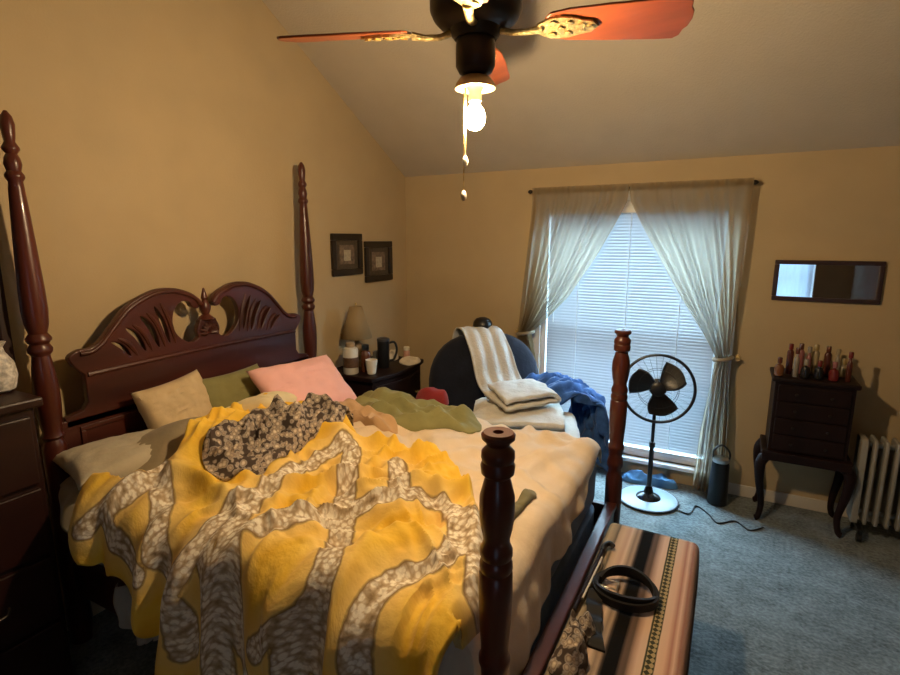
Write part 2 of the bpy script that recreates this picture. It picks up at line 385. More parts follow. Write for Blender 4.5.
MP = Matrix(((0, 0, 1, BX0+1.5), (1, 0, 0, 0), (0, 1, 0, 0), (0, 0, 0, 1)))
curve_plate('pediment', outer, holes, .026, mahog_x, bed, MP)
# raised rim along the scroll tops, raised leaves between the slots
for s_ in (-1, 1):
    rim = catmull([(s_*a, b-.012, 0) for a, b in half[7:18]], 6)
    rim = [(BX0+1.5+.02, p.x, p.y) for p in rim]
    rl = [.011]*(len(rim)-6)+[.011, .012, .013, .014, .014, .011]
    MB().tube(rim, rl, 10).build('scroll_molding', mahog_x, hb)
    m = MB()
    for a, b, c, w in slots[:4]:
        pts = catmull([(s_*(a[0]+.035), a[1]+.012, 0), (s_*(b[0]+.032), b[1]+.008, 0), (s_*(c[0]+.03), c[1], 0)], 6)
        m.tube([(BX0+1.5+.017, p.x, p.y) for p in pts], [.004+.009*math.sin(PI*i/(len(pts)-1)) for i in range(len(pts))], 8)
    m.build('carved_leaf', mahog_x, hb)
m = MB()
m.tube([(BX0+1.5+.018, y, 1.235+.012*math.cos(y*2.2)) for y in [lerp(-.64, .64, i/30) for i in range(31)]], .012, 8)
m.build('crest_molding', mahog_x, hb)
for ya, yb in ((-.70, -.03), (.03, .70)):
    m = MB()
    for (a, b, c, d) in ((ya, yb, .74, .76), (ya, yb, .99, 1.01), (ya, ya+.02, .76, .99), (yb-.02, yb, .76, .99)):
        m.box(BX0+1.5+.016, BX0+1.5+.028, a, b, c, d)
    m.build('panel_molding', mahog_x, hb, bevel=.003, smooth=False)
MB().lathe([(.03, 1.395), (.045, 1.405), (.03, 1.42), (.018, 1.43), (.028, 1.455), (.030, 1.475), (.017, 1.50), (.012, 1.51), (.018, 1.52), (.012, 1.545), (.006, 1.57), (.002, 1.575)], 20, T(BX0+1.5, 0, 0)).build('finial', mahog, bed)
m = MB()
for k in range(9):
    a = PI*(k/8)
    m.tube([(BX0+1.5+.02, 0, 1.33), (BX0+1.5+.032, .032*math.cos(a), 1.33+.036*math.sin(a)), (BX0+1.5+.02, .058*math.cos(a), 1.33+.058*math.sin(a))], [.008, .013, .004], 8)
m.build('carved_shell', mahog_x, hb)
# mattress and box spring
mat_w = cloth('mattress_cover', (.13, .17, .24))
MX0, MX1, MY0, MY1 = -2.47, -.535, 1.135, 2.665
m = MB().box(MX0, MX1, MY0, MY1, .455, .75)
tag(m.build('mattress', mat_w, bevel=.05, seg=4), 'dark blue covered mattress in the four poster bed', 'mattress')
m = MB().box(MX0, MX1, MY0, MY1, .27, .45)
tag(m.build('box_spring', mat_w, bevel=.03, seg=3), 'box spring base beneath the dark blue mattress', 'box spring')
# ------------------------------------------------------------------ bedding
def g2(x, y, cx, cy, rx, ry): return math.exp(-((x-cx)/rx)**2-((y-cy)/ry)**2)
def quilt_h(x, y):
    """top height of the bunched comforter over the mattress"""
    h = .83
    h += .15*g2(x, y, -2.10, 1.55, .30, .42)
    h += .05*g2(x, y, -1.75, 1.95, .5, .22)+.03*g2(x, y, -1.0, 1.75, .35, .35)
    h += .03*nz(x*2.3+3, y*2.3, 1.)+.018*nz(x*5.2, y*4.6, 4.)
    a = x*.8+y*.6; b = -x*.6+y*.8
    h += .050*(ridge(a*2.0+.7*nz(x*2, y*2, 8), b*4.2+.9*nz(x*1.8, y*1.8, 3), 2)**3)
    h += .036*(ridge(b*2.6+1.1, a*5.5+.8*nz(x*2.5, y*2.5, 5), 6)**3)
    h += .024*ridge(a*4+.6*nz(x*4, y*4, 1), b*11+1.2*nz(x*3, y*3, 7), 3)**3+.018*ridge(b*5+.7, a*12+nz(x*4, y*4, 2), 9)**3+.008*nz(x*14, y*11, 2)
    return h
YE, RR, THM = 1.10, .15, math.radians(78)
def quilt_pt(x, yp, lift=0., Tf=quilt_h):
    if yp >= YE: return Vector((x, yp, Tf(x, yp)+lift))
    a = YE-yp; th = min(a/RR, THM); zt = Tf(x, YE)+lift
    y = YE-RR*math.sin(th); z = zt-RR*(1-math.cos(th)); l_ = max(0, a-RR*THM)
    y -= l_*.16; z -= l_*.97
    k = sm(a/.3)
    f = .030*math.sin(x*21+2.2*nz(x*3, yp*1.5, 9))+.022*math.sin(x*37+1.7*nz(x*2.2, yp*2, 5)+1)+.02*nz(x*6, yp*3, 3)
    y -= k*(f+.02); x += k*.02*math.sin(x*23+yp*4)
    return Vector((x, y, z+k*.01*nz(x*9, yp*9, 1)))
QFAR = [(0, 1.84), (.12, 1.96), (.3, 2.05), (.5, 1.97), (.7, 1.94), (.88, 1.98), (1, 1.90)]
QHEM = [(0, .97), (.05, .86), (.10, .74), (.2, .75), (.30, .70), (.42, .56), (.6, .46), (1, .46)]
QLEFT = [(0, -2.10), (.25, -2.12), (.5, -2.04), (.7, -1.98), (.86, -1.99), (1, -2.12)]
QRIGHT = [(0, -1.0), (.12, -.83), (.28, -.66), (.42, -.565), (.52, -.515), (.62, -.52), (.8, -.56), (1, -.64)]
def quilt_uv(u, v):
    yf = interp(u, QFAR); yh = interp(u, QHEM)+.018*math.sin(u*34)
    yp = lerp(yf, yh, v)
    x = lerp(interp(v, QLEFT)+.015*math.sin(v*23), interp(v, QRIGHT)+.01*math.sin(v*17), u)
    return x, yp
BANDS = [[[-1.442, 1.77], [-1.364, 1.653], [-1.276, 1.528], [-1.182, 1.396], [-1.086, 1.262], [-1.002, 1.135], [-0.952, 1.03], [-0.946, 0.952], [-0.962, 0.896], [-0.978, 0.848], [-0.985, 0.802], [-0.989, 0.755], [-0.991, 0.706]], [[-1.496, 1.786], [-1.528, 1.719], [-1.546, 1.638], [-1.544, 1.54], [-1.527, 1.437], [-1.501, 1.341], [-1.47, 1.256], [-1.434, 1.18], [-1.395, 1.112], [-1.357, 1.05], [-1.322, 0.991], [-1.293, 0.929], [-1.272, 0.86], [-1.256, 0.788], [-1.238, 0.727], [-1.214, 0.689], [-1.183, 0.67]], [[-1.372, 1.045], [-1.328, 1.063], [-1.291, 1.086], [-1.261, 1.119], [-1.236, 1.159], [-1.215, 1.207], [-1.194, 1.259], [-1.17, 1.31], [-1.135, 1.355], [-1.089, 1.395], [-1.036, 1.436], [-0.982, 1.479], [-0.93, 1.519], [-0.871, 1.537], [-0.8, 1.51], [-0.73, 1.438], [-0.682, 1.347], [-0.666, 1.268], [-0.679, 1.214], [-0.71, 1.181], [-0.744, 1.151], [-0.772, 1.111], [-0.787, 1.06], [-0.789, 1.007], [-0.78, 0.954], [-0.768, 0.901], [-0.758, 0.847]], [[-1.888, 1.072], [-1.891, 1.021], [-1.904, 0.969], [-1.934, 0.915], [-1.979, 0.862]], [[-1.943, 1.177], [-1.839, 1.123], [-1.757, 1.071], [-1.698, 1.018], [-1.654, 0.963], [-1.613, 0.911], [-1.564, 0.872], [-1.514, 0.845], [-1.476, 0.815], [-1.453, 0.774], [-1.437, 0.724], [-1.422, 0.669]], [[-1.507, 1.206], [-1.492, 1.135], [-1.466, 1.067], [-1.433, 1.009], [-1.399, 0.96], [-1.369, 0.918], [-1.345, 0.874], [-1.327, 0.821], [-1.312, 0.758], [-1.3, 0.693], [-1.288, 0.635], [-1.278, 0.584]], [[-1.913, 0.909], [-1.862, 0.897], [-1.811, 0.88], [-1.751, 0.865], [-1.68, 0.856]], [[-1.441, 1.006], [-1.456, 0.964], [-1.474, 0.918], [-1.494, 0.866]], [[-0.984, 1.463], [-1.073, 1.593], [-1.173, 1.736]], [[-0.975, 0.888], [-1.052, 0.839], [-1.133, 0.781]], [[-0.94, 0.943], [-0.942, 0.893], [-0.942, 0.844], [-0.939, 0.797], [-0.934, 0.752]], [[-0.665, 1.46], [-0.634, 1.393], [-0.603, 1.325], [-0.574, 1.259], [-0.55, 1.203], [-0.53, 1.158]]]
def band_dist(x, y):
    d = 9.
    for pl in BANDS:
        for (ax, ay), (bx, by) in zip(pl, pl[1:]):
            vx, vy = bx-ax, by-ay; L = vx*vx+vy*vy+1e-9
            t_ = max(0, min(1, ((x-ax)*vx+(y-ay)*vy)/L))
            dd = (x-ax-t_*vx)**2+(y-ay-t_*vy)**2
            if dd < d: d = dd
    return math.sqrt(d)
def quilt_mat():
    m = bpy.data.materials.new('quilted_yellow_floral'); t, n, l = nodes(m); b = n['Principled BSDF']
    at = n.new('ShaderNodeAttribute'); at.attribute_name = 'band_distance'
    uv = n.new('ShaderNodeAttribute'); uv.attribute_name = 'cloth_position'
    nb = n.new('ShaderNodeTexNoise'); nb.inputs['Scale'].default_value = 26; l.new(uv.outputs['Vector'], nb.inputs['Vector'])
    ad = n.new('ShaderNodeMath'); ad.operation = 'MULTIPLY_ADD'; ad.inputs[1].default_value = .016; ad.inputs[2].default_value = -.008
    l.new(nb.outputs['Fac'], ad.inputs[0])
    dd = n.new('ShaderNodeMath'); dd.operation = 'ADD'; l.new(at.outputs['Fac'], dd.inputs[0]); l.new(ad.outputs[0], dd.inputs[1])
    # yellow ground
    ny = n.new('ShaderNodeTexNoise'); ny.inputs['Scale'].default_value = 9; ny.inputs['Detail'].default_value = 4; l.new(uv.outputs['Vector'], ny.inputs['Vector'])
    cy = n.new('ShaderNodeValToRGB'); e = cy.color_ramp.elements; e[0].position = .3; e[1].position = .72
    e[0].color = (.78, .45, .03, 1); e[1].color = (.92, .62, .09, 1); l.new(ny.outputs['Fac'], cy.inputs[0])
    # floral band: white petals on taupe with brown sprigs
    v1 = n.new('ShaderNodeTexVoronoi'); v1.inputs['Scale'].default_value = 58; l.new(uv.outputs['Vector'], v1.inputs['Vector'])
    c1 = n.new('ShaderNodeValToRGB'); c1.color_ramp.interpolation = 'LINEAR'; e = c1.color_ramp.elements
    e[0].position = .0; e[0].color = (.92, .86, .74, 1); e[1].position = 1.; e[1].color = (.34, .24, .13, 1)
    for p_, c_ in ((.43, (.90, .83, .70, 1)), (.54, (.66, .55, .40, 1)), (.72, (.52, .40, .26, 1))):
        q = e.new(p_); q.color = c_
    l.new(v1.outputs['Distance'], c1.inputs[0])
    n2 = n.new('ShaderNodeTexNoise'); n2.inputs['Scale'].default_value = 60; l.new(uv.outputs['Vector'], n2.inputs['Vector'])
    ml = n.new('ShaderNodeMix'); ml.data_type = 'RGBA'; ml.blend_type = 'MULTIPLY'; ml.inputs[0].default_value = .5
    cc = n.new('ShaderNodeValToRGB'); e = cc.color_ramp.elements; e[0].position = .36; e[0].color = (.40, .33, .25, 1); e[1].position = .52; e[1].color = (1, 1, 1, 1)
    l.new(n2.outputs['Fac'], cc.inputs[0]); l.new(c1.outputs[0], ml.inputs[6]); l.new(cc.outputs[0], ml.inputs[7])
    # masks by distance
    r1 = n.new('ShaderNodeValToRGB'); e = r1.color_ramp.elements; e[0].position = .034; e[0].color = (1, 1, 1, 1); e[1].position = .037; e[1].color = (0, 0, 0, 1)
    r2 = n.new('ShaderNodeValToRGB'); e = r2.color_ramp.elements; e[0].position = .041; e[0].color = (1, 1, 1, 1); e[1].position = .046; e[1].color = (0, 0, 0, 1)
    l.new(dd.outputs[0], r1.inputs[0]); l.new(dd.outputs[0], r2.inputs[0])
    fd = n.new('ShaderNodeMapRange'); fd.inputs[1].default_value = .045; fd.inputs[2].default_value = .12; fd.inputs[3].default_value = .55; fd.inputs[4].default_value = 0.
    l.new(dd.outputs[0], fd.inputs[0])
    pale = n.new('ShaderNodeMix'); pale.data_type = 'RGBA'; l.new(fd.outputs[0], pale.inputs[0]); l.new(cy.outputs[0], pale.inputs[6]); pale.inputs[7].default_value = (.86, .66, .30, 1)
    ed = n.new('ShaderNodeMix'); ed.data_type = 'RGBA'; l.new(r2.outputs[0], ed.inputs[0]); l.new(pale.outputs[2], ed.inputs[6]); ed.inputs[7].default_value = (.25, .16, .07, 1)
    fl = n.new('ShaderNodeMix'); fl.data_type = 'RGBA'; l.new(r1.outputs[0], fl.inputs[0]); l.new(ed.outputs[2], fl.inputs[6]); l.new(ml.outputs[2], fl.inputs[7])
    l.new(fl.outputs[2], b.inputs['Base Color']); b.inputs['Roughness'].default_value = .85; b.inputs['Specular IOR Level'].default_value = .2; b.inputs['Sheen Weight'].default_value = .15
    n3 = n.new('ShaderNodeTexNoise'); n3.inputs['Scale'].default_value = 22; n3.inputs['Detail'].default_value = 5; l.new(uv.outputs['Vector'], n3.inputs['Vector'])
    bp = n.new('ShaderNodeBump'); bp.inputs['Strength'].default_value = .5; bp.inputs['Distance'].default_value = .015
    l.new(n3.outputs['Fac'], bp.inputs['Height']); l.new(bp.outputs[0], b.inputs['Normal'])
    return m
NU = NV = 190
m = MB()
def qfn(u, v):
    x, yp = quilt_uv(u, v)
    p = quilt_pt(x, yp)
    e = min(u/.035, (1-u)/.035, v/.04); k = math.sqrt(max(0, 1-(1-min(1, e))**2))
    if yp > YE-.05: p.z = lerp(.79, p.z, .12+.88*k)
    return p
m.grid(qfn, NU, NV)
quilt = m.build('comforter', quilt_mat(), solid=.022, off=-1)
tag(quilt, 'rumpled yellow comforter with floral ogee bands draped over the bed', 'comforter')
a1 = quilt.data.attributes.new('band_distance', 'FLOAT', 'POINT'); a2 = quilt.data.attributes.new('cloth_position', 'FLOAT_VECTOR', 'POINT')
for i in range(NU+1):
    for j in range(NV+1):
        x, yp = quilt_uv(i/NU, j/NV); k = i*(NV+1)+j
        a1.data[k].value = band_dist(x, yp); a2.data[k].vector = (x, yp, 0)
# cream blanket under it, over the far half and the foot of the mattress
def cream_h(x, y):
    h = .775+.012*nz(x*3, y*3, 2)
    a = x*.5+y*.87; b = -x*.87+y*.5
    h += .034*ridge(a*1.5+.4*nz(x*2, y*2), b*5+.6*nz(x*2, y*2, 5), 7)**4+.018*ridge(b*2, a*7+.5*nz(x*3, y*3), 4)**4+.022*max(0, min(1, (-1.0-x)*2))*ridge(x*2.5+.5*nz(x*3, y*3), y*8+.8*nz(x*4, y*4, 2), 6)**4
    return h
CY = [(-.48, .0)]
def cream_fn(u, v):
    y = lerp(1.02, 2.72, v)
    hang = .02+max(0, 2.55-max(1.3, y))*.24+.012*math.sin(y*23); L0 = 1.36
    s_ = u*(L0+.07+hang)
    xe = -.60; x = -1.95+s_; fx = 0
    if x <= xe: p = Vector((x, y, cream_h(x, y)))
    else:
        a = x-xe; r = .07; th = min(a/r, PI*.47); l_ = max(0, a-r*PI*.47); zt = cream_h(xe, y)
        k = sm(l_/.12)
        p = Vector((xe+r*math.sin(th)+l_*.05+k*(.014*math.sin(y*17+nz(y*3, 1, 2)*3)+.008*math.sin(y*41)+.012), y, zt-r*(1-math.cos(th))-l_*.99))
    if y < 1.16:
        d = (1.16-y)/.14 if x > -1.15 else (1.16-y)/.3; p.y = 1.16-.045*math.sin(min(1, d*3)*PI/2); p.z -= .20*d*d
    if y > 2.62:
        d = (y-2.62)/.1; p.y = 2.62+.075*math.sin(min(1, d)*PI/2); p.z -= .07*d*d
    return p
m = MB(); m.grid(cream_fn, 150, 120)
cream_m = cloth('cream_blanket', (.74, .60, .44), var=.05)
tag(m.build('blanket', cream_m, solid=.01, off=1), 'smooth cream blanket spread over the foot of the bed', 'blanket')
# taupe sheet on the near head corner, hanging beneath the comforter
taupe_m = cloth('taupe_sheet', (.30, .24, .15))
def sheet_h(x, y): return .82+.17*g2(x, y, -2.20, 1.48, .24, .36)+.014*ridge(x*6, y*2, 3)**2
m = MB()
def sfn(u, v):
    yp = lerp(1.95, lerp(1.0, .82, sm(u*2.2)), v); x = lerp(-2.36-.06*v, -1.8, u)
    p = quilt_pt(x, yp, 0, sheet_h); p.y += .035*sm(v*2-1); return p
m.grid(sfn, 50, 90)
tag(m.build('bed_sheet', taupe_m, solid=.006), 'taupe sheet showing between left pillow and yellow comforter', 'sheet')
m = MB()
def wfn(u, v):
    x = lerp(-1.95, -1.66, u); z = lerp(.56, .36+.06*abs(u-.4)*2, v)
    return Vector((x+.03*v*math.sin(u*5), .985-.02*v-.018*math.sin(u*22)-.01*math.sin(v*5), z))
m.grid(wfn, 40, 24)
tag(m.build('flat_sheet', cloth('grey_sheet', (.36, .34, .30)), solid=.004), 'grey white sheet corner hanging below the comforter hem', 'sheet')
# pillows
def pillow(name, label, m_, w, h, t_, loc, rot, seed=0, cat='pillow', n=36, group=None):
    mb = MB(); M = T(*loc) @ rot
    for sgn in (1, -1):
        def fn(u, v, sgn=sgn):
            a, b = 2*u-1, 2*v-1
            ea = max(0, 1-abs(a)**3.2); eb = max(0, 1-abs(b)**3.2)
            th = t_/2*(ea*eb)**.42
            px = a*w/2*(1-.07*(1-b*b)*abs(a)); py = b*h/2*(1-.08*(1-a*a)*abs(b))
            wr = .010*nz(a*3+seed, b*3, seed)*(ea*eb)**.3+.006*ridge(a*4+seed, b*6, seed)**3*(ea*eb)**.3
            return M @ Vector((px, py, sgn*(th+(wr if th > 0 else 0))))
        mb.grid(fn, n, n)
    me = mb.build(name, m_)
    bm = bmesh.new(); bm.from_mesh(me.data); bmesh.ops.remove_doubles(bm, verts=bm.verts, dist=.0005); bmesh.ops.recalc_face_normals(bm, faces=bm.faces); bm.to_mesh(me.data); bm.free()
    return tag(me, label, cat, group)
# local x = width, y = height, z = thickness;   lean: stands on its lower edge facing +x
def lean(deg, rz=0, roll=0): return R(rz, 'Z') @ R(PI/2, 'Z') @ R(math.radians(deg), 'X') @ R(roll, 'Z')
pink_m = cloth('pink_cotton', (.90, .50, .47), var=.04); tan_m = cloth('tan_cotton', (.62, .47, .27)); olive_m = cloth('olive_cotton', (.24, .22, .09)); crm = cloth('ivory_cotton', (.80, .68, .42)); greyw = cloth('greyish_cotton', (.52, .46, .34))
pillow('pillow', 'bright pink pillow leaning at the middle of the headboard', pink_m, .58, .40, .13, (-2.12, 2.21, .985), lean(42, -.10, -.03), 1)
pillow('pillow', 'tan pillow propped upright against left side of headboard', tan_m, .38, .34, .13, (-2.39, 1.60, .985), lean(66, .05, .08), 2)
pillow('pillow', 'olive green pillow between the tan and pink pillows', olive_m, .44, .36, .12, (-2.36, 1.93, .95), lean(62, 0), 3)
pillow('pillow', 'pale grey pillow lying flat at the bed corner by near headpost', greyw, .56, .40, .13, (-2.27, 1.30, .89), R(math.radians(8), 'Y') @ R(1.35, 'Z') @ R(math.radians(-6), 'X'), 4)
pillow('pillow', 'small ivory pillow shape standing in for comforter lining below the olive pillow', crm, .34, .30, .14, (-2.10, 1.82, .965), R(-.35, 'Y') @ R(.4, 'Z'), 5)  # pillow shape stands in for the rounded end of the comforter lining
# heaped cloth: irregular outline, folds, rests on a base height
def heap(name, label, cat, m_, outline, base, H, seed, fold=.03, fs=6., rings=26, segs=110, thick=.0, edge=.012, group=None, ang=0.):
    pl = catmull([(a, b, 0) for a, b in outline], 10, True)
    cx = sum(p.x for p in pl)/len(pl); cy = sum(p.y for p in pl)/len(pl); n_ = len(pl)
    mb = MB(); vs = []; fs_ = []
    def at_(t_):
        q = t_*n_; i = int(q) % n_; f = q-int(q); return pl[i].lerp(pl[(i+1) % n_], f)
    ca, sa = math.cos(ang), math.sin(ang)
    for j in range(rings+1):
        rr = j/rings
        for i in range(segs):
            e = at_(i/segs); x = lerp(cx, e.x, rr); y = lerp(cy, e.y, rr)
            u = (x*ca+y*sa); v = (-x*sa+y*ca)
            prof = (1-rr**3.)**.55 if rr < 1 else 0
            f = fold*(ridge(u*fs*.45+seed+.5*nz(u*4, v*4, seed), v*fs+.7*nz(u*5, v*5, seed+3), seed)**2-.35)+fold*.5*ridge(v*fs*.8, u*fs*1.2+seed, seed+2)**3+fold*.6*nz(u*fs*1.6, v*fs*1.6, seed+7)
            k = min(1, (1-rr)*4)
            z = base(x, y)+edge+prof*H*(.75+.5*nz(x*4+seed, y*4, seed))+f*k
            vs.append((x, y, max(base(x, y)+.004, z)))
    for j in range(rings):
        for i in range(segs):
            k = (i+1) % segs; fs_.append((j*segs+i, j*segs+k, (j+1)*segs+k, (j+1)*segs+i))
    # closing skirt to the base
    o_ = len(vs)
    for i in range(segs):
        x, y, z = vs[rings*segs+i]; vs.append((x, y, base(x, y)+.002))
    for i in range(segs):
        k = (i+1) % segs; fs_.append((rings*segs+i, rings*segs+k, o_+k, o_+i))
    vs_c = len(vs); mb.add(vs, fs_)
    o = mb.build(name, m_)
    bm = bmesh.new(); bm.from_mesh(o.data); bmesh.ops.remove_doubles(bm, verts=bm.verts, dist=.0003); bm.to_mesh(o.data); bm.free()
    return tag(o, label, cat, group)
def bed_base(x, y):
    h = cream_h(max(-1.95, min(-.6, x)), min(y, 2.62))+.01
    if y > 2.62: h -= max(0, y-2.62)*.7
    return h
def over_quilt(x, y): return max(quilt_h(x, y)+.004, bed_base(x, y)) if y < 2.12 else bed_base(x, y)
floral_m = None
def floral_sheet_mat():
    m = bpy.data.materials.new('brown_floral_print'); t, n, l = nodes(m); b = n['Principled BSDF']
    tc = n.new('ShaderNodeTexCoord'); v = n.new('ShaderNodeTexVoronoi'); v.inputs['Scale'].default_value = 42; l.new(tc.outputs['Object'], v.inputs['Vector'])
    nn = n.new('ShaderNodeTexNoise'); nn.inputs['Scale'].default_value = 30; l.new(tc.outputs['Object'], nn.inputs['Vector'])
    mm = n.new('ShaderNodeMath'); mm.operation = 'MULTIPLY_ADD'; mm.inputs[1].default_value = .6; l.new(nn.outputs['Fac'], mm.inputs[0]); l.new(v.outputs['Distance'], mm.inputs[2])
    c = n.new('ShaderNodeValToRGB'); e = c.color_ramp.elements; e[0].position = .34; e[0].color = (.70, .60, .46, 1); e[1].position = .95; e[1].color = (.06, .04, .03, 1)
    for p_, c_ in ((.54, (.52, .43, .32, 1)), (.70, (.24, .17, .125, 1)), (.80, (.42, .36, .30, 1))):
        q = e.new(p_); q.color = c_
    l.new(mm.outputs[0], c.inputs[0]); l.new(c.outputs[0], b.inputs['Base Color']); b.inputs['Roughness'].default_value = .9
    return m
floral_m = floral_sheet_mat()
heap('crumpled_sheet', 'brown and grey floral sheet crumpled on the yellow comforter', 'sheet', floral_m,
     [(-1.84, 1.31), (-1.88, 1.42), (-1.90, 1.62), (-1.87, 1.86), (-1.86, 2.08), (-1.74, 2.14), (-1.64, 1.98), (-1.64, 1.72), (-1.62, 1.50), (-1.62, 1.33), (-1.70, 1.24)], over_quilt, .022, 3, .055, 11, ang=1.4)
heap('throw_blanket', 'olive green blanket heaped along the far edge of the bed', 'blanket', cloth('olive_fleece', (.25, .235, .10), var=.12),
     [(-2.02, 2.42), (-1.85, 2.30), (-1.60, 2.24), (-1.42, 2.30), (-1.22, 2.40), (-1.15, 2.52), (-1.25, 2.64), (-1.5, 2.66), (-1.8, 2.66), (-2.0, 2.60)], bed_base, .055, 5, .04, 6, ang=.3)
heap('cloth', 'small red cloth lying past the olive blanket beside the navy armchair', 'cloth', cloth('red_cotton', (.24, .028, .032)),
     [(-1.66, 2.66), (-1.56, 2.63), (-1.46, 2.66), (-1.46, 2.72), (-1.56, 2.74), (-1.66, 2.72)], lambda x, y: bed_base(x, 2.6)+.01, .10, 2, .02, 8)
heap('crumpled_sheet', 'peach sheet bunched between pink pillow and olive blanket', 'sheet', cloth('peach_cotton', (.55, .36, .20)),
     [(-2.02, 2.24), (-1.92, 2.16), (-1.76, 2.22), (-1.60, 2.16), (-1.50, 2.22), (-1.62, 2.30), (-1.84, 2.36), (-1.98, 2.36)], over_quilt, .05, 8, .03, 9, ang=.2)
heap('fabric_strip', 'narrow olive strip lying on the cream blanket behind near footpost', 'cloth', cloth('olive_strip', (.19, .17, .09)),
     [(-.67, 1.58), (-.64, 1.57), (-.622, 1.72), (-.618, 1.90), (-.66, 1.91), (-.66, 1.74)], lambda x, y: cream_h(x, y)+.011, .012, 4, .006, 12, 10, 60)
# ------------------------------------------------------------------ ceiling fan
FX, FY, FZ = -.82, 1.72, 2.5
zroof = zc(FY)
fan = thing('ceiling_fan', 'dark ceiling fan with reddish wooden blades and one lit bulb', 'ceiling fan', (FX, FY, FZ))
M0 = T(0, 0, 0)
MB().lathe([(.02, zroof-FZ-.11), (.05, zroof-FZ-.10), (.065, zroof-FZ-.04), (.07, zroof-FZ+.03)], 24).build('canopy', bronze, fan)
MB().lathe([(.013, .22), (.013, zroof-FZ-.1)], 14).build('downrod', bronze, fan)
MB().lathe([(.03, .25), (.06, .235), (.10, .20), (.145, .17), (.152, .14), (.152, .075), (.14, .05), (.12, .03), (.085, .018), (.08, 0), (.07, -.012)], 36).build('motor_housing', bronze, fan)
MB().lathe([(.062, -.012), (.066, -.03), (.066, -.095), (.055, -.115), (.035, -.125)], 30).build('switch_housing', bronze, fan)
MB().lathe([(.03, -.122), (.05, -.13), (.066, -.15), (.068, -.165), (.058, -.168), (.03, -.16), (.022, -.175), (.022, -.205), (.018, -.207)], 28).build('light_fitter', mat('aged_brass', (.42, .33, .20), .4, metal=.7, var=.2), fan)
bulb_m = bpy.data.materials.new('lit_bulb'); t, n, l = nodes(bulb_m); n.remove(n['Principled BSDF'])
em = n.new('ShaderNodeEmission'); em.inputs[0].default_value = (1.0, .72, .40, 1); em.inputs[1].default_value = BULB
l.new(em.outputs[0], n['Material Output'].inputs[0])
MB().lathe([(.012, -.205), (.016, -.215), (.029, -.232), (.036, -.254), (.032, -.277), (.018, -.293), (.003, -.298)], 20).build('bulb', bulb_m, fan)
blade_m = mat('blade_cherry', (.21, .047, .012), .4, var=.35, scale=9, stretch=(.15, 1, 1), coat=.2)
blade = None
th0 = math.atan2(.233, .641)
for k in range(4):
    MR = R(th0+k*PI/2, 'Z') @ T(0, 0, .02) @ R(math.radians(-15), 'X')
    out = [(.24, -.052), (.30, -.066), (.42, -.076), (.60, -.085), (.645, -.084), (.662, -.07), (.667, -.045), (.677, -.03), (.682, 0), (.677, .03), (.667, .045), (.662, .07), (.645, .084), (.60, .085), (.42, .076), (.30, .066), (.24, .052), (.225, .03), (.225, -.03)]
    out = [(a, b*1.13) for a, b in out]
    bl_ = MB().prism(out, -.004, .004, MR).build('blade', blade_m, fan, bevel=.002)
    # cast bracket: arm and leaf plate under the blade
    m = MB()
    leaf = [(.20, -.018), (.23, -.04), (.27, -.052), (.31, -.046), (.34, -.034), (.375, -.026), (.395, 0), (.375, .026), (.34, .034), (.31, .046), (.27, .052), (.23, .04), (.20, .018)]
    m.prism(leaf, -.013, -.005, MR)
    for (a, b) in ((.25, -.028), (.25, .028), (.30, -.024), (.30, .024), (.34, -.012), (.34, .012), (.37, 0), (.275, 0)):
        m.lathe([(.013, -.018), (.010, -.013), (.011, -.008)], 10, MR @ T(a, b, 0))
    m.tube([MR @ Vector(p) for p in ((.075, 0, -.006), (.12, 0, -.018), (.17, 0, -.018), (.215, 0, -.010))], [.016, .014, .014, .018], 10, flat=.7)
    m.build('blade_bracket', brass, bl_)
for (dx, dy, z1) in ((-.032, -.02, -.50), (-.026, -.02, -.385)):
    m = MB(); m.tube([(dx, dy, -.155), (dx, dy, z1)], .0022, 6)
    c_ = m.build('pull_chain', brass, fan)
    MB().lathe([(.002, z1+.005), (.007, z1), (.011, z1-.014), (.008, z1-.028), (.002, z1-.032)], 12, T(dx, dy, 0)).build('pull_knob', ivory, c_)
# ------------------------------------------------------------------ pictures on the left wall
def picture(label, y0, y1, z0, z1, cols):
    o = thing('framed_picture', label, 'picture', (XL+.002, (y0+y1)/2, (z0+z1)/2), 0, 'framed prints on the left wall')
    w, h = (y1-y0)/2, (z1-z0)/2; f = .05
    m = MB()
    for a, b, c, d in ((-w, w, h-f, h), (-w, w, -h, -h+f), (-w, -w+f, -h+f, h-f), (w-f, w, -h+f, h-f)): m.box(0, .024, a, b, c, d)
    m.build('frame', mat('frame_black', (.016, .011, .008), .35, var=.3), o, bevel=.006, smooth=False)
    MB().box(0, .008, -w+f, w-f, -h+f, h-f).build('mat_board', mat('mat_brown', cols[0], .8, var=.25, scale=40), o, smooth=False)
    MB().box(.008, .011, -w*.48, w*.48, -h*.46, h*.46).build('print', mat('print_taupe', cols[1], .7, var=.5, scale=35), o, smooth=False)
    MB().box(.011, .013, -w*.22, w*.22, -h*.3, h*.22).build('motif', mat('print_cream', cols[2], .7, var=.2, scale=60), o, smooth=False)
picture('dark framed print on left wall, higher and nearer the bedpost', 3.085, 3.45, 1.556, 1.875, ((.07, .05, .03), (.16, .11, .07), (.42, .35, .24)))
picture('dark framed print on left wall, lower and nearer the corner', 3.488, 3.872, 1.482, 1.815, ((.07, .05, .03), (.16, .11, .07), (.42, .35, .24)))
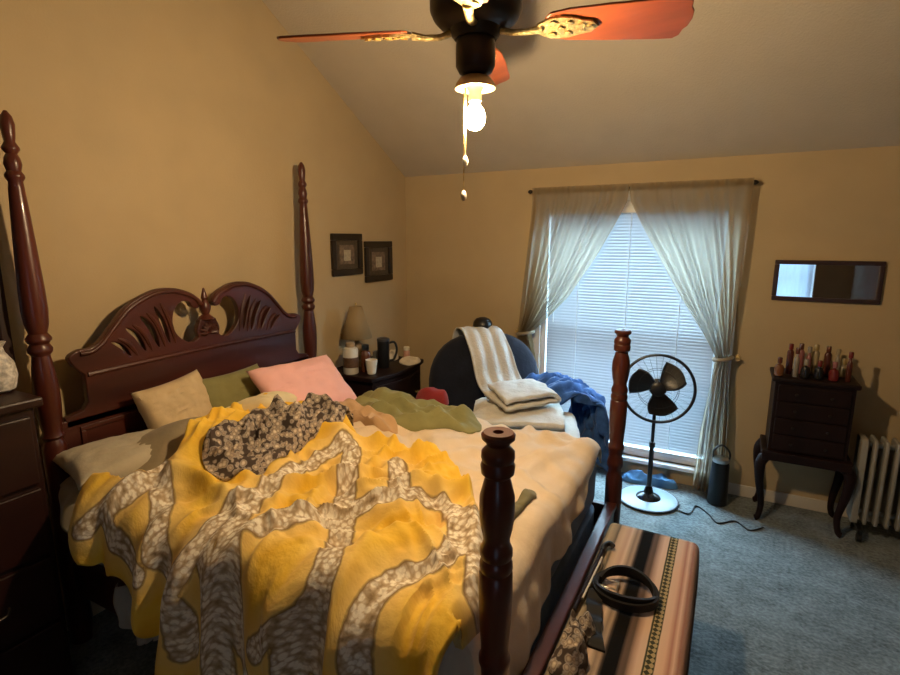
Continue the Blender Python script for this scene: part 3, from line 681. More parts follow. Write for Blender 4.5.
# ------------------------------------------------------------------ nightstand and what stands on it
NX0, NX1, NY0, NY1, NZ = XL+.016, -2.13, 2.92, 3.64, .86
ns = thing('nightstand', 'dark bow front nightstand in the corner past the bed', 'nightstand', ((NX0+NX1)/2, (NY0+NY1)/2, 0))
hx, hy = (NX1-NX0)/2, (NY1-NY0)/2
def bow(e, d, n_=16):
    out = [(-hx+.01, -hy+d), (hx-.07+e, -hy+d)]
    out += [(hx-.07+e+.06*math.sin(PI*i/n_), lerp(-hy+d, hy-d, i/n_)) for i in range(1, n_)]
    return out+[(hx-.07+e, hy-d), (-hx+.01, hy-d)]
MB().prism(bow(0, .03), .12, NZ-.035).build('body', darkwood, ns, bevel=.004)
MB().prism(bow(.015, 0), NZ-.033, NZ).build('top', darkwood, ns, bevel=.006)
for k, (z0, z1) in enumerate(((.16, .46), (.49, .79))):
    out = bow(.012, .06); inner = [(x-.03, y) for x, y in out]
    m = MB()
    n_ = 16; fr = [(hx-.07+.06*math.sin(PI*i/n_), lerp(-hy+.06, hy-.06, i/n_)) for i in range(n_+1)]
    m.prism([(x+.016, y) for x, y in fr]+[(x-.008, y) for x, y in reversed(fr)], z0, z1)
    d = m.build('drawer', darkwood, ns, bevel=.004)
    for yy in (-.16, .16):
        xx = hx-.07+.06*math.sin(PI*(yy+hy-.06)/(2*hy-.12))+.016
        MB().lathe([(.008, 0), (.006, .012), (.014, .02), (.013, .03), (.004, .034)], 14, T(xx, yy, (z0+z1)/2) @ R(PI/2, 'Y')).build('knob', brass, d)
for sx in (-hx+.04, hx-.09):
    for sy in (-hy+.06, hy-.06):
        MB().lathe([(.018, 0), (.024, .04), (.030, .125)], 14, T(sx, sy, 0)).build('leg', darkwood, ns)
def on_ns(name, label, cat, x, y, group=None): return thing(name, label, cat, (x, y, NZ), 0, group)
lamp = on_ns('table_lamp', 'unlit table lamp with tan tapered shade on the nightstand', 'lamp', -2.50, 3.17)
MB().lathe([(.065, 0), (.07, .012), (.03, .03), (.02, .05), (.04, .09), (.055, .13), (.045, .175), (.018, .20), (.012, .25)], 24).build('base', mat('lamp_ceramic', (.25, .17, .09), .35, var=.2), lamp)
MB().lathe([(.118, .23), (.048, .47)], 28, cap=False).build('lamp_shade', translucent('shade_tan', (.42, .31, .17), (.4, .28, .14), .3), lamp, solid=.003)
MB().lathe([(.004, .25), (.004, .48), (.009, .485), (.006, .5)], 10).build('harp_finial', brass, lamp)
label_m = mat('brown_label', (.10, .05, .025), .6, var=.3, scale=50)
b_ = on_ns('bottle', 'white plastic bottle with brown label left of the thermos', 'bottle', -2.42, 2.99)
MB().lathe([(.052, 0), (.056, .006), (.056, .17), (.05, .19), (.028, .20)], 24).build('body', mat('bottle_white', (.66, .62, .54), .4, var=.05), b_)
MB().lathe([(.0568, .05), (.0568, .125)], 24, cap=False).build('label_band', label_m, b_)
MB().lathe([(.03, .198), (.032, .203), (.032, .228), (.028, .232)], 20).build('cap', mat('cap_tan', (.35, .26, .16), .5), b_)
b_ = on_ns('bottle', 'amber brown bottle with dark lid between white bottle and cup', 'bottle', -2.36, 3.09)
MB().lathe([(.035, 0), (.038, .006), (.038, .14), (.02, .165)], 20).build('body', mat('amber_plastic', (.10, .03, .012), .25, var=.2), b_)
MB().lathe([(.026, .163), (.027, .168), (.027, .20), (.023, .203)], 18).build('cap', blackp, b_)
cupm = mat('paper_white', (.70, .64, .54), .6, var=.04)
b_ = on_ns('cup', 'white cup standing at the front left edge of the nightstand', 'cup', -2.28, 3.05)
MB().lathe([(.030, 0), (.033, .003), (.044, .105), (.041, .105), (.030, .008), (.001, .006)], 22, cap=False).build('body', cupm, b_)
b_ = on_ns('thermos_mug', 'tall black insulated travel mug with curved handle on nightstand', 'mug', -2.31, 3.25)
MB().lathe([(.040, 0), (.044, .006), (.047, .2), (.047, .21)], 24).build('body', blackp, b_)
MB().lathe([(.049, .208), (.050, .213), (.049, .228), (.03, .235)], 24).build('lid', mat('lid_grey', (.05, .05, .055), .3), b_)
m = MB(); m.tube(catmull([(.03, .035, .19), (.055, .07, .19), (.065, .085, .13), (.052, .065, .06), (.03, .035, .05)], 6), .009, 10); m.build('handle', blackp, b_)
tissue = cloth('tissue_paper', (.66, .58, .46))
nb = lambda x, y: NZ
heap('tissue', 'crumpled pale tissue on the nightstand right of the black mug', 'tissue', tissue, [(-2.28, 3.42), (-2.17, 3.38), (-2.14, 3.50), (-2.20, 3.58), (-2.32, 3.54)], nb, .008, 4, .02, 14, 14, 60)
heap('tissue', 'crumpled tissue at the wall side of the nightstand', 'tissue', tissue, [(-2.50, 3.44), (-2.40, 3.40), (-2.36, 3.50), (-2.42, 3.60), (-2.52, 3.54)], nb, .045, 7, .03, 14, 14, 60)
b_ = on_ns('pill_bottle', 'small pinkish bottle at far end of the nightstand', 'bottle', -2.30, 3.56)
MB().lathe([(.025, 0), (.027, .004), (.027, .07), (.02, .08)], 18).build('body', mat('pinkish', (.45, .24, .18), .5), b_)
MB().lathe([(.024, .079), (.025, .083), (.025, .105), (.02, .108)], 18).build('cap', cupm, b_)
b_ = on_ns('mug', 'grey ceramic mug with handle behind the black travel mug', 'mug', -2.42, 3.33)
MB().lathe([(.035, 0), (.042, .006), (.042, .10), (.038, .10), (.036, .01), (.001, .008)], 22, cap=False).build('body', mat('grey_glaze', (.22, .21, .18), .3), b_)
m = MB(); m.tube(catmull([(.0, .04, .085), (.0, .075, .075), (.0, .075, .035), (.0, .04, .025)], 6), .006, 8); m.build('handle', mat('grey_glaze', (0, 0, 0)), b_)
# ------------------------------------------------------------------ armchair with laundry
navy = cloth('navy_upholstery', (.012, .014, .024), var=.2)
CHX, CHY, CHR = -1.45, 3.40, math.radians(42)
ch = thing('armchair', 'dark navy rounded armchair heaped with laundry by the window', 'armchair', (CHX, CHY, 0), CHR)   # faces -y locally
def puff(w, d, h, p=3.0, nu=36, nv=18):
    """soft superellipsoid block centred at origin"""
    def fn(u, v):
        a = (u*2-1)*PI; b = (v-.5)*PI
        sp = lambda c, q: math.copysign(abs(c)**q, c)
        q = 2/p
        return Vector((w/2*sp(math.cos(b), q)*sp(math.cos(a), q), d/2*sp(math.cos(b), q)*sp(math.sin(a), q), h/2*sp(math.sin(b), q)))
    m = MB(); m.grid(fn, nu, nv); return m
def shift(m, M): m.v = [tuple(M @ Vector(v)) for v in m.v]; return m
shift(puff(.90, .28, .90, 2.5), T(.03, .30, .675) @ R(math.radians(-10), 'X')).build('backrest', navy, ch)
shift(puff(.66, .68, .22, 4), T(0, -.06, .36)).build('seat', navy, ch)
for sx in (-.38, .38): shift(puff(.18, .72, .46, 4), T(sx, -.04, .34)).build('armrest', navy, ch)
for sx in (-.36, .36):
    for sy in (-.34, .28): MB().lathe([(.016, 0), (.022, .12), (.022, .16)], 12, T(sx, sy, 0)).build('leg', darkwood, ch)
MC = Matrix.Translation((CHX, CHY, 0)) @ R(CHR, 'Z')
towel_m = cloth('white_towel', (.62, .60, .55), bump=.5, bscale=60)
prof = catmull([(.44, .62), (.475, .85), (.44, 1.06), (.37, 1.145), (.29, 1.12), (.20, 1.0), (.14, .82), (.10, .66), (.02, .56)], 8)   # over the back: (y, z)
m = MB()
prof = catmull([(.52, .72, 0), (.545, .90, 0), (.51, 1.07, 0), (.43, 1.145, 0), (.31, 1.13, 0), (.19, 1.0, 0), (.13, .82, 0), (.04, .73, 0), (-.10, .72, 0)], 8)
def tw(u, v):
    i = u*(len(prof)-1); a = prof[int(i)]; b = prof[min(int(i)+1, len(prof)-1)]; p = a.lerp(b, i-int(i))
    x = lerp(-.19, .10, v)+.16*u*u+.10*u*u*v
    bul = .012*math.sin(v*22+u*5)+.008*nz(v*6, u*8)
    dz = -.16*max(0, abs(x)-.12)**1.3 if .3 < u < .6 else 0
    return MC @ Vector((x, p.x-bul*.6, p.y+bul*.4+dz))
m.grid(tw, 70, 26)
tag(m.build('towel', towel_m, solid=.012, off=1), 'white towel hung over the back of the navy armchair', 'towel')
def folded(label, name, cat, m_, cx, cy, z, w, d, layer, nl, rz, seed, twist=0.):
    """cloth folded in nl layers: a serpentine strip with rounded folds, swept across and sagging"""
    path = []; r = layer/2
    for k in range(nl):
        xs = (-w/2+r, w/2-r) if k % 2 == 0 else (w/2-r, -w/2+r)
        sh = .03*math.sin(seed+k*2.1)
        for i in range(9): path.append((lerp(xs[0], xs[1], i/8)+sh, k*layer+r))
        if k < nl-1:
            sg = 1 if xs[1] > 0 else -1
            for i in range(1, 6):
                a = -PI/2+PI*i/6; path.append((xs[1]+sg*r*math.cos(a)*1.1+sh, (k+1)*layer+r*math.sin(a)))
    mb = MB(); M = T(cx, cy, z) @ R(rz, 'Z'); nP = len(path)-1
    def fn(u, v):
        q = u*nP; i = min(int(q), nP-1); f = q-i
        x = lerp(path[i][0], path[i+1][0], f); zz_ = lerp(path[i][1], path[i+1][1], f)
        y = lerp(-d/2, d/2, v)+.02*nz(u*5+seed, v*2, 2)
        hh = zz_/(nl*layer)
        zz_ += .022*nz(x*6+seed, y*6, 1)*hh+.010*nz(x*16, y*14, seed)-.30*max(0, abs(x)-w*.33)*hh**.5*.6-.10*max(0, abs(y)-d*.34)
        x += .012*nz(y*9, zz_*14, seed)+twist*y*hh
        return M @ Vector((x, y, max(zz_, .006)))
    mb.grid(fn, nP*3, 30)
    return tag(mb.build(name, m_, solid=layer*.55, off=0), label, cat)
folded('thick folded cream blanket lying on the armchair seat', 'folded_blanket', 'blanket', towel_m, -1.11, 3.08, .555, .62, .50, .075, 3, .35, 1)
folded('white folded towel on top of the cream folded blanket', 'folded_towel', 'towel', towel_m, -1.16, 3.19, .785, .42, .36, .05, 2, .9, 4, .25)
jean_m = cloth('blue_denim', (.035, .095, .26), var=.4, scale=14)
# jeans spill over the right arm
m = MB()
jp = catmull([(.06, .66, 0), (.17, .76, 0), (.31, .765, 0), (.40, .67, 0), (.42, .5, 0), (.41, .28, 0)], 10)
def jn(u, v):
    i = u*(len(jp)-1); a = jp[int(i)]; b = jp[min(int(i)+1, len(jp)-1)]; p = a.lerp(b, i-int(i))
    y = lerp(-.40, .14, v)+.06*math.sin(u*4+1)
    k = .06*ridge(u*3, v*5, 3)**3+.05*nz(u*6, v*8, 1)+.03*ridge(u*7, v*6, 8)**4+.014*math.sin(v*24+u*6)
    return MC @ Vector((.18+p.x+k*sm(u*2), y, p.y+k*(1-u*.6)-.06*(2*v-1)**2))
m.grid(jn, 60, 60)
tag(m.build('jeans', jean_m, solid=.02, off=1), 'blue jeans spilling over the right arm of the navy armchair', 'jeans')
b_ = thing('cap', 'black cap sitting on top of the navy armchair back', 'cap', tuple(MC @ Vector((.04, .42, 1.145))))
MB().lathe([(.075, 0), (.078, .02), (.072, .05), (.05, .075), (.02, .085), (.001, .086)], 22).build('crown', blackp, b_)
MB().prism([(-.06, .04), (-.05, .09), (0, .115), (.05, .09), (.06, .04)], .0, .006, R(2.6, 'Z')).build('brim', blackp, b_)
# ------------------------------------------------------------------ pedestal fan
PX, PY = -.39, 3.74
pf = thing('pedestal_fan', 'black pedestal fan on round base in front of the window', 'fan', (PX, PY, 0))
gloss = mat('glossy_black', (.012, .012, .013), .16, var=.05)
bs = MB().lathe([(.195, 0), (.20, .006), (.198, .016), (.190, .020), (.03, .030)], 40).build('base', mat('pale_grey_plastic', (.22, .28, .32), .35, var=.05), pf)
m = MB(); m.tube([(.198*math.cos(2*PI*i/48), .198*math.sin(2*PI*i/48), .012) for i in range(48)], .008, 8, True); m.build('base_rim', blackp, bs)
MB().lathe([(.085, .024), (.08, .034), (.055, .048), (.035, .06), (.024, .10), (.02, .11)], 30).build('base_dome', gloss, pf)
MB().lathe([(.016, .1), (.016, .40), (.021, .405), (.021, .44), (.012, .445), (.012, .77)], 18).build('pole', blackp, pf)
MF = T(.01, -.06, .845) @ R(math.radians(-10), 'Z') @ R(math.radians(90), 'X') @ R(0, 'Z')    # local z -> -y (towards the camera)
MF = T(.015, -.05, .845) @ R(math.radians(8), 'Z') @ R(math.radians(84), 'X')
MB().lathe([(.03, -.15), (.055, -.14), (.065, -.08), (.06, -.03), (.03, -.02)], 24, MF).build('motor', blackp, pf)
MB().lathe([(.02, -.09), (.03, -.07), (.03, -.02), (.02, 0)], 14, T(.01, -.01, .76)).build('neck', blackp, pf)
m = MB(); RG = .228
ring = lambda r, z: [MF @ Vector((r*math.cos(2*PI*i/48), r*math.sin(2*PI*i/48), z)) for i in range(48)]
m.tube(ring(RG, .02), .0105, 8, True)
for r, z in ((.05, .065), (.13, .060), (.13, -.035)): m.tube(ring(r, z), .0016, 6, True)
for i in range(30):
    a = 2*PI*i/30; c_, s_ = math.cos(a), math.sin(a)
    m.tube([MF @ Vector((r*c_, r*s_, z)) for r, z in ((.04, .066), (.12, .061), (.19, .045), (RG, .02))], .0006, 4)
    m.tube([MF @ Vector((r*c_, r*s_, z)) for r, z in ((.05, -.045), (.14, -.038), (.20, -.015), (RG, .02))], .0006, 4)
m.build('grille', blackp, pf)
MB().lathe([(.045, .062), (.046, .068), (.03, .074), (.005, .076)], 20, MF).build('grille_badge', blackp, pf)
MB().lathe([(.03, -.02), (.035, .0), (.034, .04), (.018, .052)], 18, MF).build('hub', blackp, pf)
for k in range(3):
    MK = MF @ R(2*PI*k/3+math.radians(35), 'Z')
    def bl(u, v, MK=MK):
        r = lerp(.03, .19, u); w = .030+.062*math.sin(min(1, u*1.1)*PI*.62)
        a = (v-.5)*2*w; ang = .25*u
        x = r*math.cos(ang)-a*math.sin(ang); y = r*math.sin(ang)+a*math.cos(ang)
        if u > .8: x -= abs(v-.5)**2*.12*(u-.8)*5
        return MK @ Vector((x, y, .012-.030*(v-.5)*2*(1-.35*u)))
    m = MB(); m.grid(bl, 14, 10); m.build('blade', blackp, pf, solid=.003)
# cloth on the floor behind the fan, cord
heap('shirt', 'blue cloth lying on the carpet behind the pedestal fan', 'clothing', cloth('sky_blue_cotton', (.10, .26, .48)), [(-.62, 3.98), (-.50, 3.96), (-.30, 3.98), (-.22, 4.02), (-.26, 4.07), (-.44, 4.075), (-.60, 4.07)], lambda x, y: 0., .06, 3, .03, 10, 16, 80)
m = MB(); m.tube(catmull([(-.22, 3.70, .01), (-.12, 3.66, .005), (-.08, 3.80, .005), (.0, 3.72, .005), (.06, 3.62, .005), (.16, 3.70, .005), (.24, 3.62, .005), (.32, 3.70, .005)], 10), .005, 6)
tag(m.build('power_cord', blackp), 'dark power cord winding over the carpet right of the fan base', 'cord')
cn = thing('canister', 'black cylindrical canister with shiny cap by the curtain hem', 'canister', (.045, 3.93, 0))
MB().lathe([(.062, 0), (.066, .01), (.063, .12), (.057, .29), (.053, .31)], 24).build('body', blackp, cn)
MB().lathe([(.05, .308), (.054, .315), (.052, .335), (.03, .345)], 24).build('cap', steel, cn)
m = MB(); m.tube(catmull([(-.045, 0, .30), (-.05, 0, .38), (0, 0, .43), (.05, 0, .38), (.045, 0, .30)], 6), .007, 8); m.build('handle', blackp, cn)
# ------------------------------------------------------------------ wall mirror
mi = thing('wall_mirror', 'horizontal rectangular mirror in dark frame on the window wall', 'mirror', (.535, YB-.002, 1.567))
w, h, f = .29, .133, .028
m = MB()
for a, b, c, d in ((-w, w, h-f, h), (-w, w, -h, -h+f), (-w, -w+f, -h+f, h-f), (w-f, w, -h+f, h-f)): m.box(a, b, -.022, 0, c, d)
m.build('frame', mat('mirror_frame', (.035, .014, .008), .35, var=.3), mi, bevel=.005, smooth=False)
mm = bpy.data.materials.new('mirror_glass'); t, n, l = nodes(mm); b = n['Principled BSDF']; b.inputs['Metallic'].default_value = 1; b.inputs['Roughness'].default_value = .015; b.inputs['Base Color'].default_value = (.85, .87, .88, 1)
MB().box(-w+f, w-f, -.012, -.004, -h+f, h-f).build('mirror_glass', mm, mi, smooth=False)
# ------------------------------------------------------------------ jewellery chest on stand, bottles
cx0, cx1, cy0, cy1 = .30, .715, 3.79, 4.09
ca = thing('chest_on_stand', 'tall dark wooden chest on curved legs beneath the mirror', 'cabinet', ((cx0+cx1)/2, (cy0+cy1)/2, 0))
w, d = (cx1-cx0)/2, (cy1-cy0)/2
MB().box(-w, w, -d, d, .50, .955).build('body', darkwood, ca, bevel=.004, smooth=False)
MB().box(-w-.018, w+.018, -d-.018, d, .955, .985).build('top', darkwood, ca, bevel=.008, smooth=False)
MB().box(-w-.03, w+.03, -d-.03, d, .44, .50).build('stand_frame', darkwood, ca, bevel=.006, smooth=False)
for k in range(4):
    z0 = .515+k*.108
    dr = MB().box(-w+.02, w-.02, -d-.012, -d+.01, z0, z0+.098).build('drawer', darkwood, ca, bevel=.004, smooth=False)
    for sx in (-.09, .09): MB().lathe([(.005, 0), (.004, .008), (.009, .014), (.008, .02), (.002, .022)], 12, T(sx, -d-.012, z0+.05) @ R(PI/2, 'X')).build('knob', bronze, dr)
for sx in (-1, 1):
    for sy in (-1, 1):
        pts = catmull([(sx*(w-.0), sy*(d-.02), .46), (sx*(w+.03), sy*(d-.005) if sy < 0 else d-.02, .40), (sx*(w+.025), sy*(d-.015), .28), (sx*(w-.0), sy*(d-.03), .12), (sx*(w+.01), sy*(d-.015), .03), (sx*(w+.03), sy*(d-.01), .014)], 6)
        rr = [lerp(.036, .018, sm(i/(len(pts)*.7))) for i in range(len(pts))]; rr[-4:] = [.02, .021, .019, .012]
        MB().tube(pts, rr, 10).build('leg', darkwood, ca)
ZT = .985
glass_cols = {'red': (.14, .015, .015), 'amber': (.16, .06, .02), 'clear': (.24, .21, .17), 'brown': (.08, .02, .012), 'gold': (.30, .22, .09), 'rose': (.25, .09, .08), 'black': (.01, .01, .01), 'cream': (.32, .26, .16)}
def pm(c): return mat('glaze_'+c, glass_cols[c], .22, var=.1)
def perf(kind, label, x, y, bc, cc):
    o = thing('perfume_bottle', label, 'bottle', (x, y, ZT), random.uniform(0, 1.5), 'small bottles on top of the chest')
    pr = {'tall': [(.013, 0), (.015, .003), (.015, .10), (.012, .12), (.007, .13), (.007, .15)], 'squat': [(.02, 0), (.026, .005), (.027, .05), (.02, .07), (.008, .075), (.008, .085)], 'can': [(.018, 0), (.019, .003), (.019, .14), (.014, .152), (.008, .155), (.008, .16)]}[kind]
    MB().lathe(pr, 16).build('body', pm(bc), o)
    zt = pr[-1][1]; r = pr[-1][0]+.005
    MB().lathe([(r, zt-.003), (r, zt+.03), (r*.8, zt+.034)], 14).build('cap', pm(cc), o)
perf('squat', 'squat amber bottle at the left front edge of the chest top', .315, 3.83, 'amber', 'brown')
perf('can', 'tall dark red spray can at left end of the bottles', .375, 3.93, 'brown', 'red')
perf('tall', 'slim clear bottle with brown cap beside the tall red can', .405, 3.85, 'clear', 'brown')
perf('can', 'rose coloured can second in the back row of bottles', .435, 3.97, 'rose', 'brown')
perf('squat', 'squat black bottle at the front centre of the chest top', .455, 3.84, 'black', 'clear')
perf('tall', 'slim rose bottle behind the squat black bottle', .475, 3.93, 'rose', 'clear')
perf('can', 'gold topped cream bottle in the middle back of the chest', .515, 3.97, 'cream', 'gold')
perf('squat', 'squat black jar with red lid in front of the cream bottle', .525, 3.84, 'black', 'red')
perf('can', 'tall dark brown spray can right of the cream bottle', .575, 3.95, 'brown', 'brown')
perf('squat', 'squat red bottle at the right front of the chest top', .60, 3.84, 'red', 'rose')
perf('tall', 'slim clear bottle with cream cap above the red bottle', .625, 3.94, 'clear', 'cream')
perf('squat', 'squat cream jar at far right of the chest top', .665, 3.97, 'cream', 'gold')
perf('tall', 'slim dark bottle with red cap at right edge of chest', .675, 3.86, 'brown', 'red')
tray = MB(); tray.lathe([(.11, 0), (.118, .003), (.122, .012), (.118, .012), (.112, .006), (.001, .005)], 30, T(0, 0, 0), cap=False)
# ------------------------------------------------------------------ oil radiator
ra = thing('oil_radiator', 'pale finned oil radiator standing right of the dark chest', 'radiator', (.96, 3.90, 0))
for k in range(7):
    x = -.16+k*.054
    out = [(-.07, .10), (-.075, .12), (-.075, .62), (-.06, .645), (.06, .645), (.075, .62), (.075, .12), (.07, .10)]
    m = MB(); n_ = len(out); t_ = .010 if k else .018
    M = Matrix(((0, 0, 1, x), (1, 0, 0, 0), (0, 1, 0, 0), (0, 0, 0, 1)))
    m.prism(out, -t_, t_, M)
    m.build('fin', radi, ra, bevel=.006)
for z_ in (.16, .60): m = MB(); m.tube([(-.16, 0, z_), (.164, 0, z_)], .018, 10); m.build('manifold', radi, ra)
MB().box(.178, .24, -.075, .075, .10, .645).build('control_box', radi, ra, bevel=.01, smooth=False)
for sx in (-.13, .16):
    m = MB().box(sx-.012, sx+.012, -.12, .12, .055, .085)
    for sy in (-.10, .10): m.lathe([(.028, -.012), (.028, .012)], 16, T(sx, sy, .028) @ R(PI/2, 'Y'))
    m.build('caster_foot', blackp, ra, bevel=.003)
# ------------------------------------------------------------------ bench, serape, strap, bag, stick
be = thing('bench', 'long low wooden bench at the foot of the bed', 'bench', (-.215, 1.78, 0))
MB().box(-.175, .175, -.60, .585, .44, .49).build('seat', darkwood, be, bevel=.008, smooth=False)
MB().box(-.155, .155, -.57, .56, .37, .44).build('apron', darkwood, be, bevel=.004, smooth=False)
for sx in (-.14, .14):
    for sy in (-.55, .54): MB().lathe([(.02, 0), (.024, .03), (.018, .06), (.03, .25), (.024, .33), (.032, .36), (.032, .44)], 16, T(sx, sy, 0)).build('leg', darkwood, be)
def serape_mat():
    m = bpy.data.materials.new('serape_stripes'); t, n, l = nodes(m); b = n['Principled BSDF']
    at = n.new('ShaderNodeAttribute'); at.attribute_name = 'cloth_position'
    sp = n.new('ShaderNodeSeparateXYZ'); l.new(at.outputs['Vector'], sp.inputs[0])
    nn = n.new('ShaderNodeTexNoise'); nn.inputs['Scale'].default_value = 14; l.new(at.outputs['Vector'], nn.inputs['Vector'])
    wb = n.new('ShaderNodeMath'); wb.operation = 'MULTIPLY_ADD'; wb.inputs[1].default_value = .008; l.new(nn.outputs['Fac'], wb.inputs[0]); l.new(sp.outputs[0], wb.inputs[2])
    cr = n.new('ShaderNodeValToRGB'); cr.color_ramp.interpolation = 'LINEAR'; e = cr.color_ramp.elements
    st = [(0, (.10, .09, .07)), (.05, (.42, .33, .22)), (.10, (.30, .24, .17)), (.13, (.12, .10, .08)), (.15, (.48, .35, .25)), (.20, (.58, .42, .31)), (.25, (.50, .34, .26)), (.28, (.62, .46, .35)), (.33, (.26, .19, .14)), (.36, (.38, .28, .21)), (.385, (.06, .045, .035)), (.405, (.006, .0055, .005)), (.50, (.006, .0055, .005)), (.53, (.12, .08, .065)), (.565, (.10, .07, .055)), (.60, (.38, .25, .19)), (.64, (.60, .42, .32)), (.685, (.62, .45, .34)), (.69, (.05, .05, .03)), (.775, (.05, .05, .03)), (.78, (.62, .44, .32)), (.84, (.62, .40, .29)), (.88, (.40, .20, .15)), (.91, (.62, .42, .32)), (.94, (.34, .17, .13)), (.97, (.50, .32, .24)), (1., (.08, .05, .04))]
    e[0].position = 0; e[0].color = (*st[0][1], 1); e[1].position = 1; e[1].color = (*st[-1][1], 1)
    for p_, c_ in st[1:-1]: q = e.new(p_); q.color = (*c_, 1)
    l.new(wb.outputs[0], cr.inputs[0])
    # diamond figures inside the dark band
    ck = n.new('ShaderNodeTexChecker'); ck.inputs['Scale'].default_value = 1; mp = n.new('ShaderNodeMapping'); mp.inputs['Scale'].default_value = (60, 60, 1)
    mp.inputs['Rotation'].default_value = (0, 0, PI/4)
    sc = n.new('ShaderNodeVectorMath'); sc.operation = 'MULTIPLY'; sc.inputs[1].default_value = (.44, 1, 1); l.new(at.outputs['Vector'], sc.inputs[0]); l.new(sc.outputs[0], mp.inputs[0]); l.new(mp.outputs[0], ck.inputs['Vector'])
    msk = n.new('ShaderNodeValToRGB'); msk.color_ramp.interpolation = 'CONSTANT'; q = msk.color_ramp.elements; q[0].position = 0; q[0].color = (0, 0, 0, 1); q[1].position = .70; q[1].color = (1, 1, 1, 1); z = q.new(.768); z.color = (0, 0, 0, 1)
    l.new(wb.outputs[0], msk.inputs[0])
    mu = n.new('ShaderNodeMath'); mu.operation = 'MULTIPLY'; l.new(ck.outputs['Fac'], mu.inputs[0]); l.new(msk.outputs[0], mu.inputs[1])
    mx = n.new('ShaderNodeMix'); mx.data_type = 'RGBA'; l.new(mu.outputs[0], mx.inputs[0]); l.new(cr.outputs[0], mx.inputs[6]); mx.inputs[7].default_value = (.36, .28, .15, 1)
    l.new(mx.outputs[2], b.inputs['Base Color']); b.inputs['Roughness'].default_value = .95; b.inputs['Specular IOR Level'].default_value = .1
    wv = n.new('ShaderNodeTexNoise'); wv.inputs['Scale'].default_value = 120; l.new(at.outputs['Vector'], wv.inputs['Vector']); bp = n.new('ShaderNodeBump'); bp.inputs['Strength'].default_value = .3; bp.inputs['Distance'].default_value = .005
    l.new(wv.outputs['Fac'], bp.inputs['Height']); l.new(bp.outputs[0], b.inputs['Normal'])
    return m
NU2, NV2 = 70, 60
sp_ = catmull([(-.412, .40, 0), (-.408, .47, 0), (-.397, .500, 0), (-.37, .505, 0), (-.22, .505, 0), (-.06, .505, 0), (-.036, .498, 0), (-.028, .47, 0), (-.024, .40, 0), (-.022, .30, 0)], 8)
ln = [0]
for a, b in zip(sp_, sp_[1:]): ln.append(ln[-1]+(b-a).length)
def spos(u):
    t_ = u*ln[-1]
    for i in range(len(ln)-1):
        if t_ <= ln[i+1]+1e-9: return sp_[i].lerp(sp_[i+1], (t_-ln[i])/(ln[i+1]-ln[i]+1e-9))
    return sp_[-1]
m = MB()
def sf(u, v):
    p = spos(u); y = lerp(1.16, 2.385, v)
    return Vector((p.x, y, p.y+.003*nz(p.x*9, y*6)+(.004*math.sin(y*9) if p.y > .49 else 0)))
m.grid(sf, NU2, NV2)
se = m.build('striped_blanket', serape_mat(), solid=.008, off=1)
tag(se, 'striped serape blanket in tan and black covering the bench', 'blanket')
a2 = se.data.attributes.new('cloth_position', 'FLOAT_VECTOR', 'POINT')
for i in range(NU2+1):
    for j in range(NV2+1):
        p = spos(i/NU2); a2.data[i*(NV2+1)+j].vector = ((p.x+.405)/.385 if p.y > .45 else (0. if p.x < -.2 else 1.), lerp(1.16, 2.385, j/NV2), p.y)
leather = mat('black_leather', (.009, .0075, .007), .65, var=.2, spec=.25)
bt = thing('belt', 'black leather belt coiled in a loop on the striped blanket', 'belt', (-.25, 1.88, .515))
def band(pts, w, t_, closed=False):
    """flat strap standing on edge along pts"""
    m = MB(); P = [Vector(p) for p in pts]; vs = []; fs = []; N = len(P)
    for i, p in enumerate(P):
        d = (P[(i+1) % N]-P[i-1]) if closed else (P[min(i+1, N-1)]-P[max(i-1, 0)])
        d.normalize(); nrm = Vector((-d.y, d.x, 0)).normalized()*t_/2
        for q in (p-nrm, p+nrm, p+nrm+Vector((0, 0, w)), p-nrm+Vector((0, 0, w))): vs.append(q)
    for i in range(N if closed else N-1):
        j = (i+1) % N
        for k in range(4):
            q = (k+1) % 4; fs.append((i*4+k, i*4+q, j*4+q, j*4+k))
    if not closed: fs += [(3, 2, 1, 0), tuple((N-1)*4+k for k in range(4))]
    m.add(vs, fs); return m
loop = [(.118*math.cos(a)*(1-.05*t_), .105*math.sin(a)*(1-.07*t_), .0+.012*t_*abs(math.sin(a))) for t_, a in [(i/40*1.6, 2*PI*i/40+PI*.8) for i in range(84)]]
band(loop, .030, .012).build('strap', leather, bt, bevel=.001)
tail = catmull([(-.10, -.03, .002), (-.095, -.10, .002), (-.075, -.18, .002), (-.06, -.26, .002), (-.035, -.33, .002)], 8)
m = MB()
for i in range(len(tail)-1):
    pass
vs = []; fs = []
for i, p in enumerate(tail):
    for q in ((-.028, 0), (.028, 0), (.028, .008), (-.028, .008)): vs.append((p.x+q[0], p.y, p.z+q[1]+.012*math.sin(i*.4)**2))
for i in range(len(tail)-1):
    for k in range(4):
        q = (k+1) % 4; fs.append((i*4+k, i*4+q, (i+1)*4+q, (i+1)*4+k))
fs += [(3, 2, 1, 0), tuple((len(tail)-1)*4+k for k in range(4))]
m.add(vs, fs); m.build('tail', leather, bt)
m = MB()
for a, b, c, d in ((-.03, .03, .022, .028), (-.03, .03, -.028, -.022), (-.03, -.024, -.022, .022), (.024, .03, -.022, .022)): m.box(a, b, c, d, 0, .006, T(-.06, .02, .008))
m.build('buckle', steel, bt, bevel=.002)
heap('scarf', 'brown floral patterned scarf bundled on the bench beside the footboard', 'scarf', floral_m, [(-.40, 1.40), (-.33, 1.38), (-.29, 1.46), (-.325, 1.53), (-.30, 1.61), (-.345, 1.69), (-.365, 1.62), (-.40, 1.66), (-.385, 1.54)], lambda x, y: .517, .04, 6, .035, 18, 18, 90)
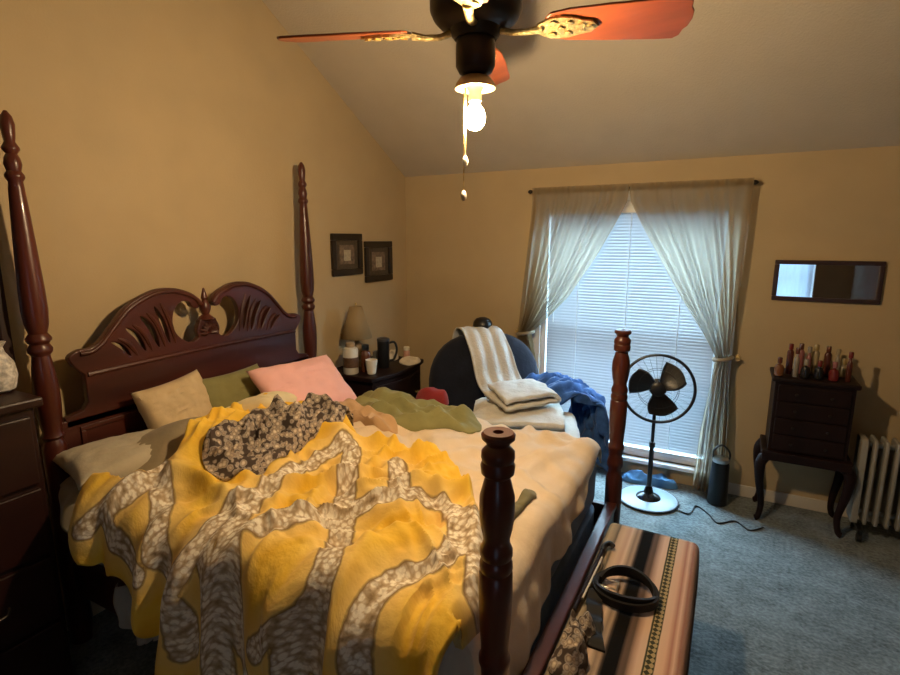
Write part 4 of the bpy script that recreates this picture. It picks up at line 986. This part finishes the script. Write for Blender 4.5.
st = thing('walking_stick', 'dark walking stick with pale edge lying along the bed footboard', 'stick', (-.385, 1.90, .525))
m = MB(); m.tube([(-.01, -.22, .008), (.0, .20, .008)], .009, 10); m.build('shaft', darkwood, st)
m = MB(); m.tube([(.004, -.15, .015), (.012, .14, .015)], .004, 8); m.build('pale_inlay', ivory, st)
m = MB(); m.tube(catmull([(0, .20, .008), (.002, .24, .012), (.02, .262, .014), (.035, .25, .012)], 6), .011, 10); m.build('handle', blackp, st)
# ------------------------------------------------------------------ dresser at the left edge
dr = thing('dresser', 'dark red dresser at the left edge beside the near headpost', 'dresser', (-2.44, .48, 0))
red = mat('dark_red_wood', (.022, .005, .004), .45, var=.4, scale=6, stretch=(1, .2, 1))
MB().box(-.19, .21, -.45, .44, .06, 1.23).build('body', red, dr, bevel=.005, smooth=False)
MB().box(-.195, .235, -.47, .465, 1.23, 1.265).build('top', red, dr, bevel=.008, smooth=False)
MB().box(-.18, .195, -.43, .42, 0, .06).build('plinth', red, dr, smooth=False)
for k in range(4):
    z0 = .10+k*.28
    for a, b in ((-.43, -.01), (.01, .42)):
        q = MB().box(.205, .228, a, b, z0, z0+.26).build('drawer', red, dr, bevel=.005, smooth=False)
        m = MB(); yc = (a+b)/2; m.tube(catmull([(.228, yc-.05, z0+.14), (.248, yc-.035, z0+.125), (.248, yc+.035, z0+.125), (.228, yc+.05, z0+.14)], 5), .005, 8); m.build('handle', bronze, q)
dm = thing('dresser_mirror', 'tilted mirror in dark frame standing on the dresser', 'mirror', (-2.628, .62, 1.266))
m = MB()
for a, b, c, d in ((-.42, .42, 0, .06), (-.42, .42, .86, .92), (-.42, -.36, .06, .86), (.38, .42, .06, .86)): m.box(-.02, .02, a, b, c, d)
m.build('frame', red, dm, bevel=.006, smooth=False)
MB().box(-.006, .008, -.36, .375, .06, .86).build('mirror_glass', mat('old_mirror', (.35, .34, .33), .12, metal=1., var=.05), dm, smooth=False)
vz = thing('vase', 'white lacy ceramic vase on the dresser at the left edge', 'vase', (-2.42, .90, 1.266))
MB().lathe([(.035, 0), (.05, .01), (.062, .06), (.055, .11), (.032, .15), (.028, .17), (.04, .19)], 24).build('body', mat('lace_ceramic', (.55, .52, .47), .5, var=.5, scale=60), vz)
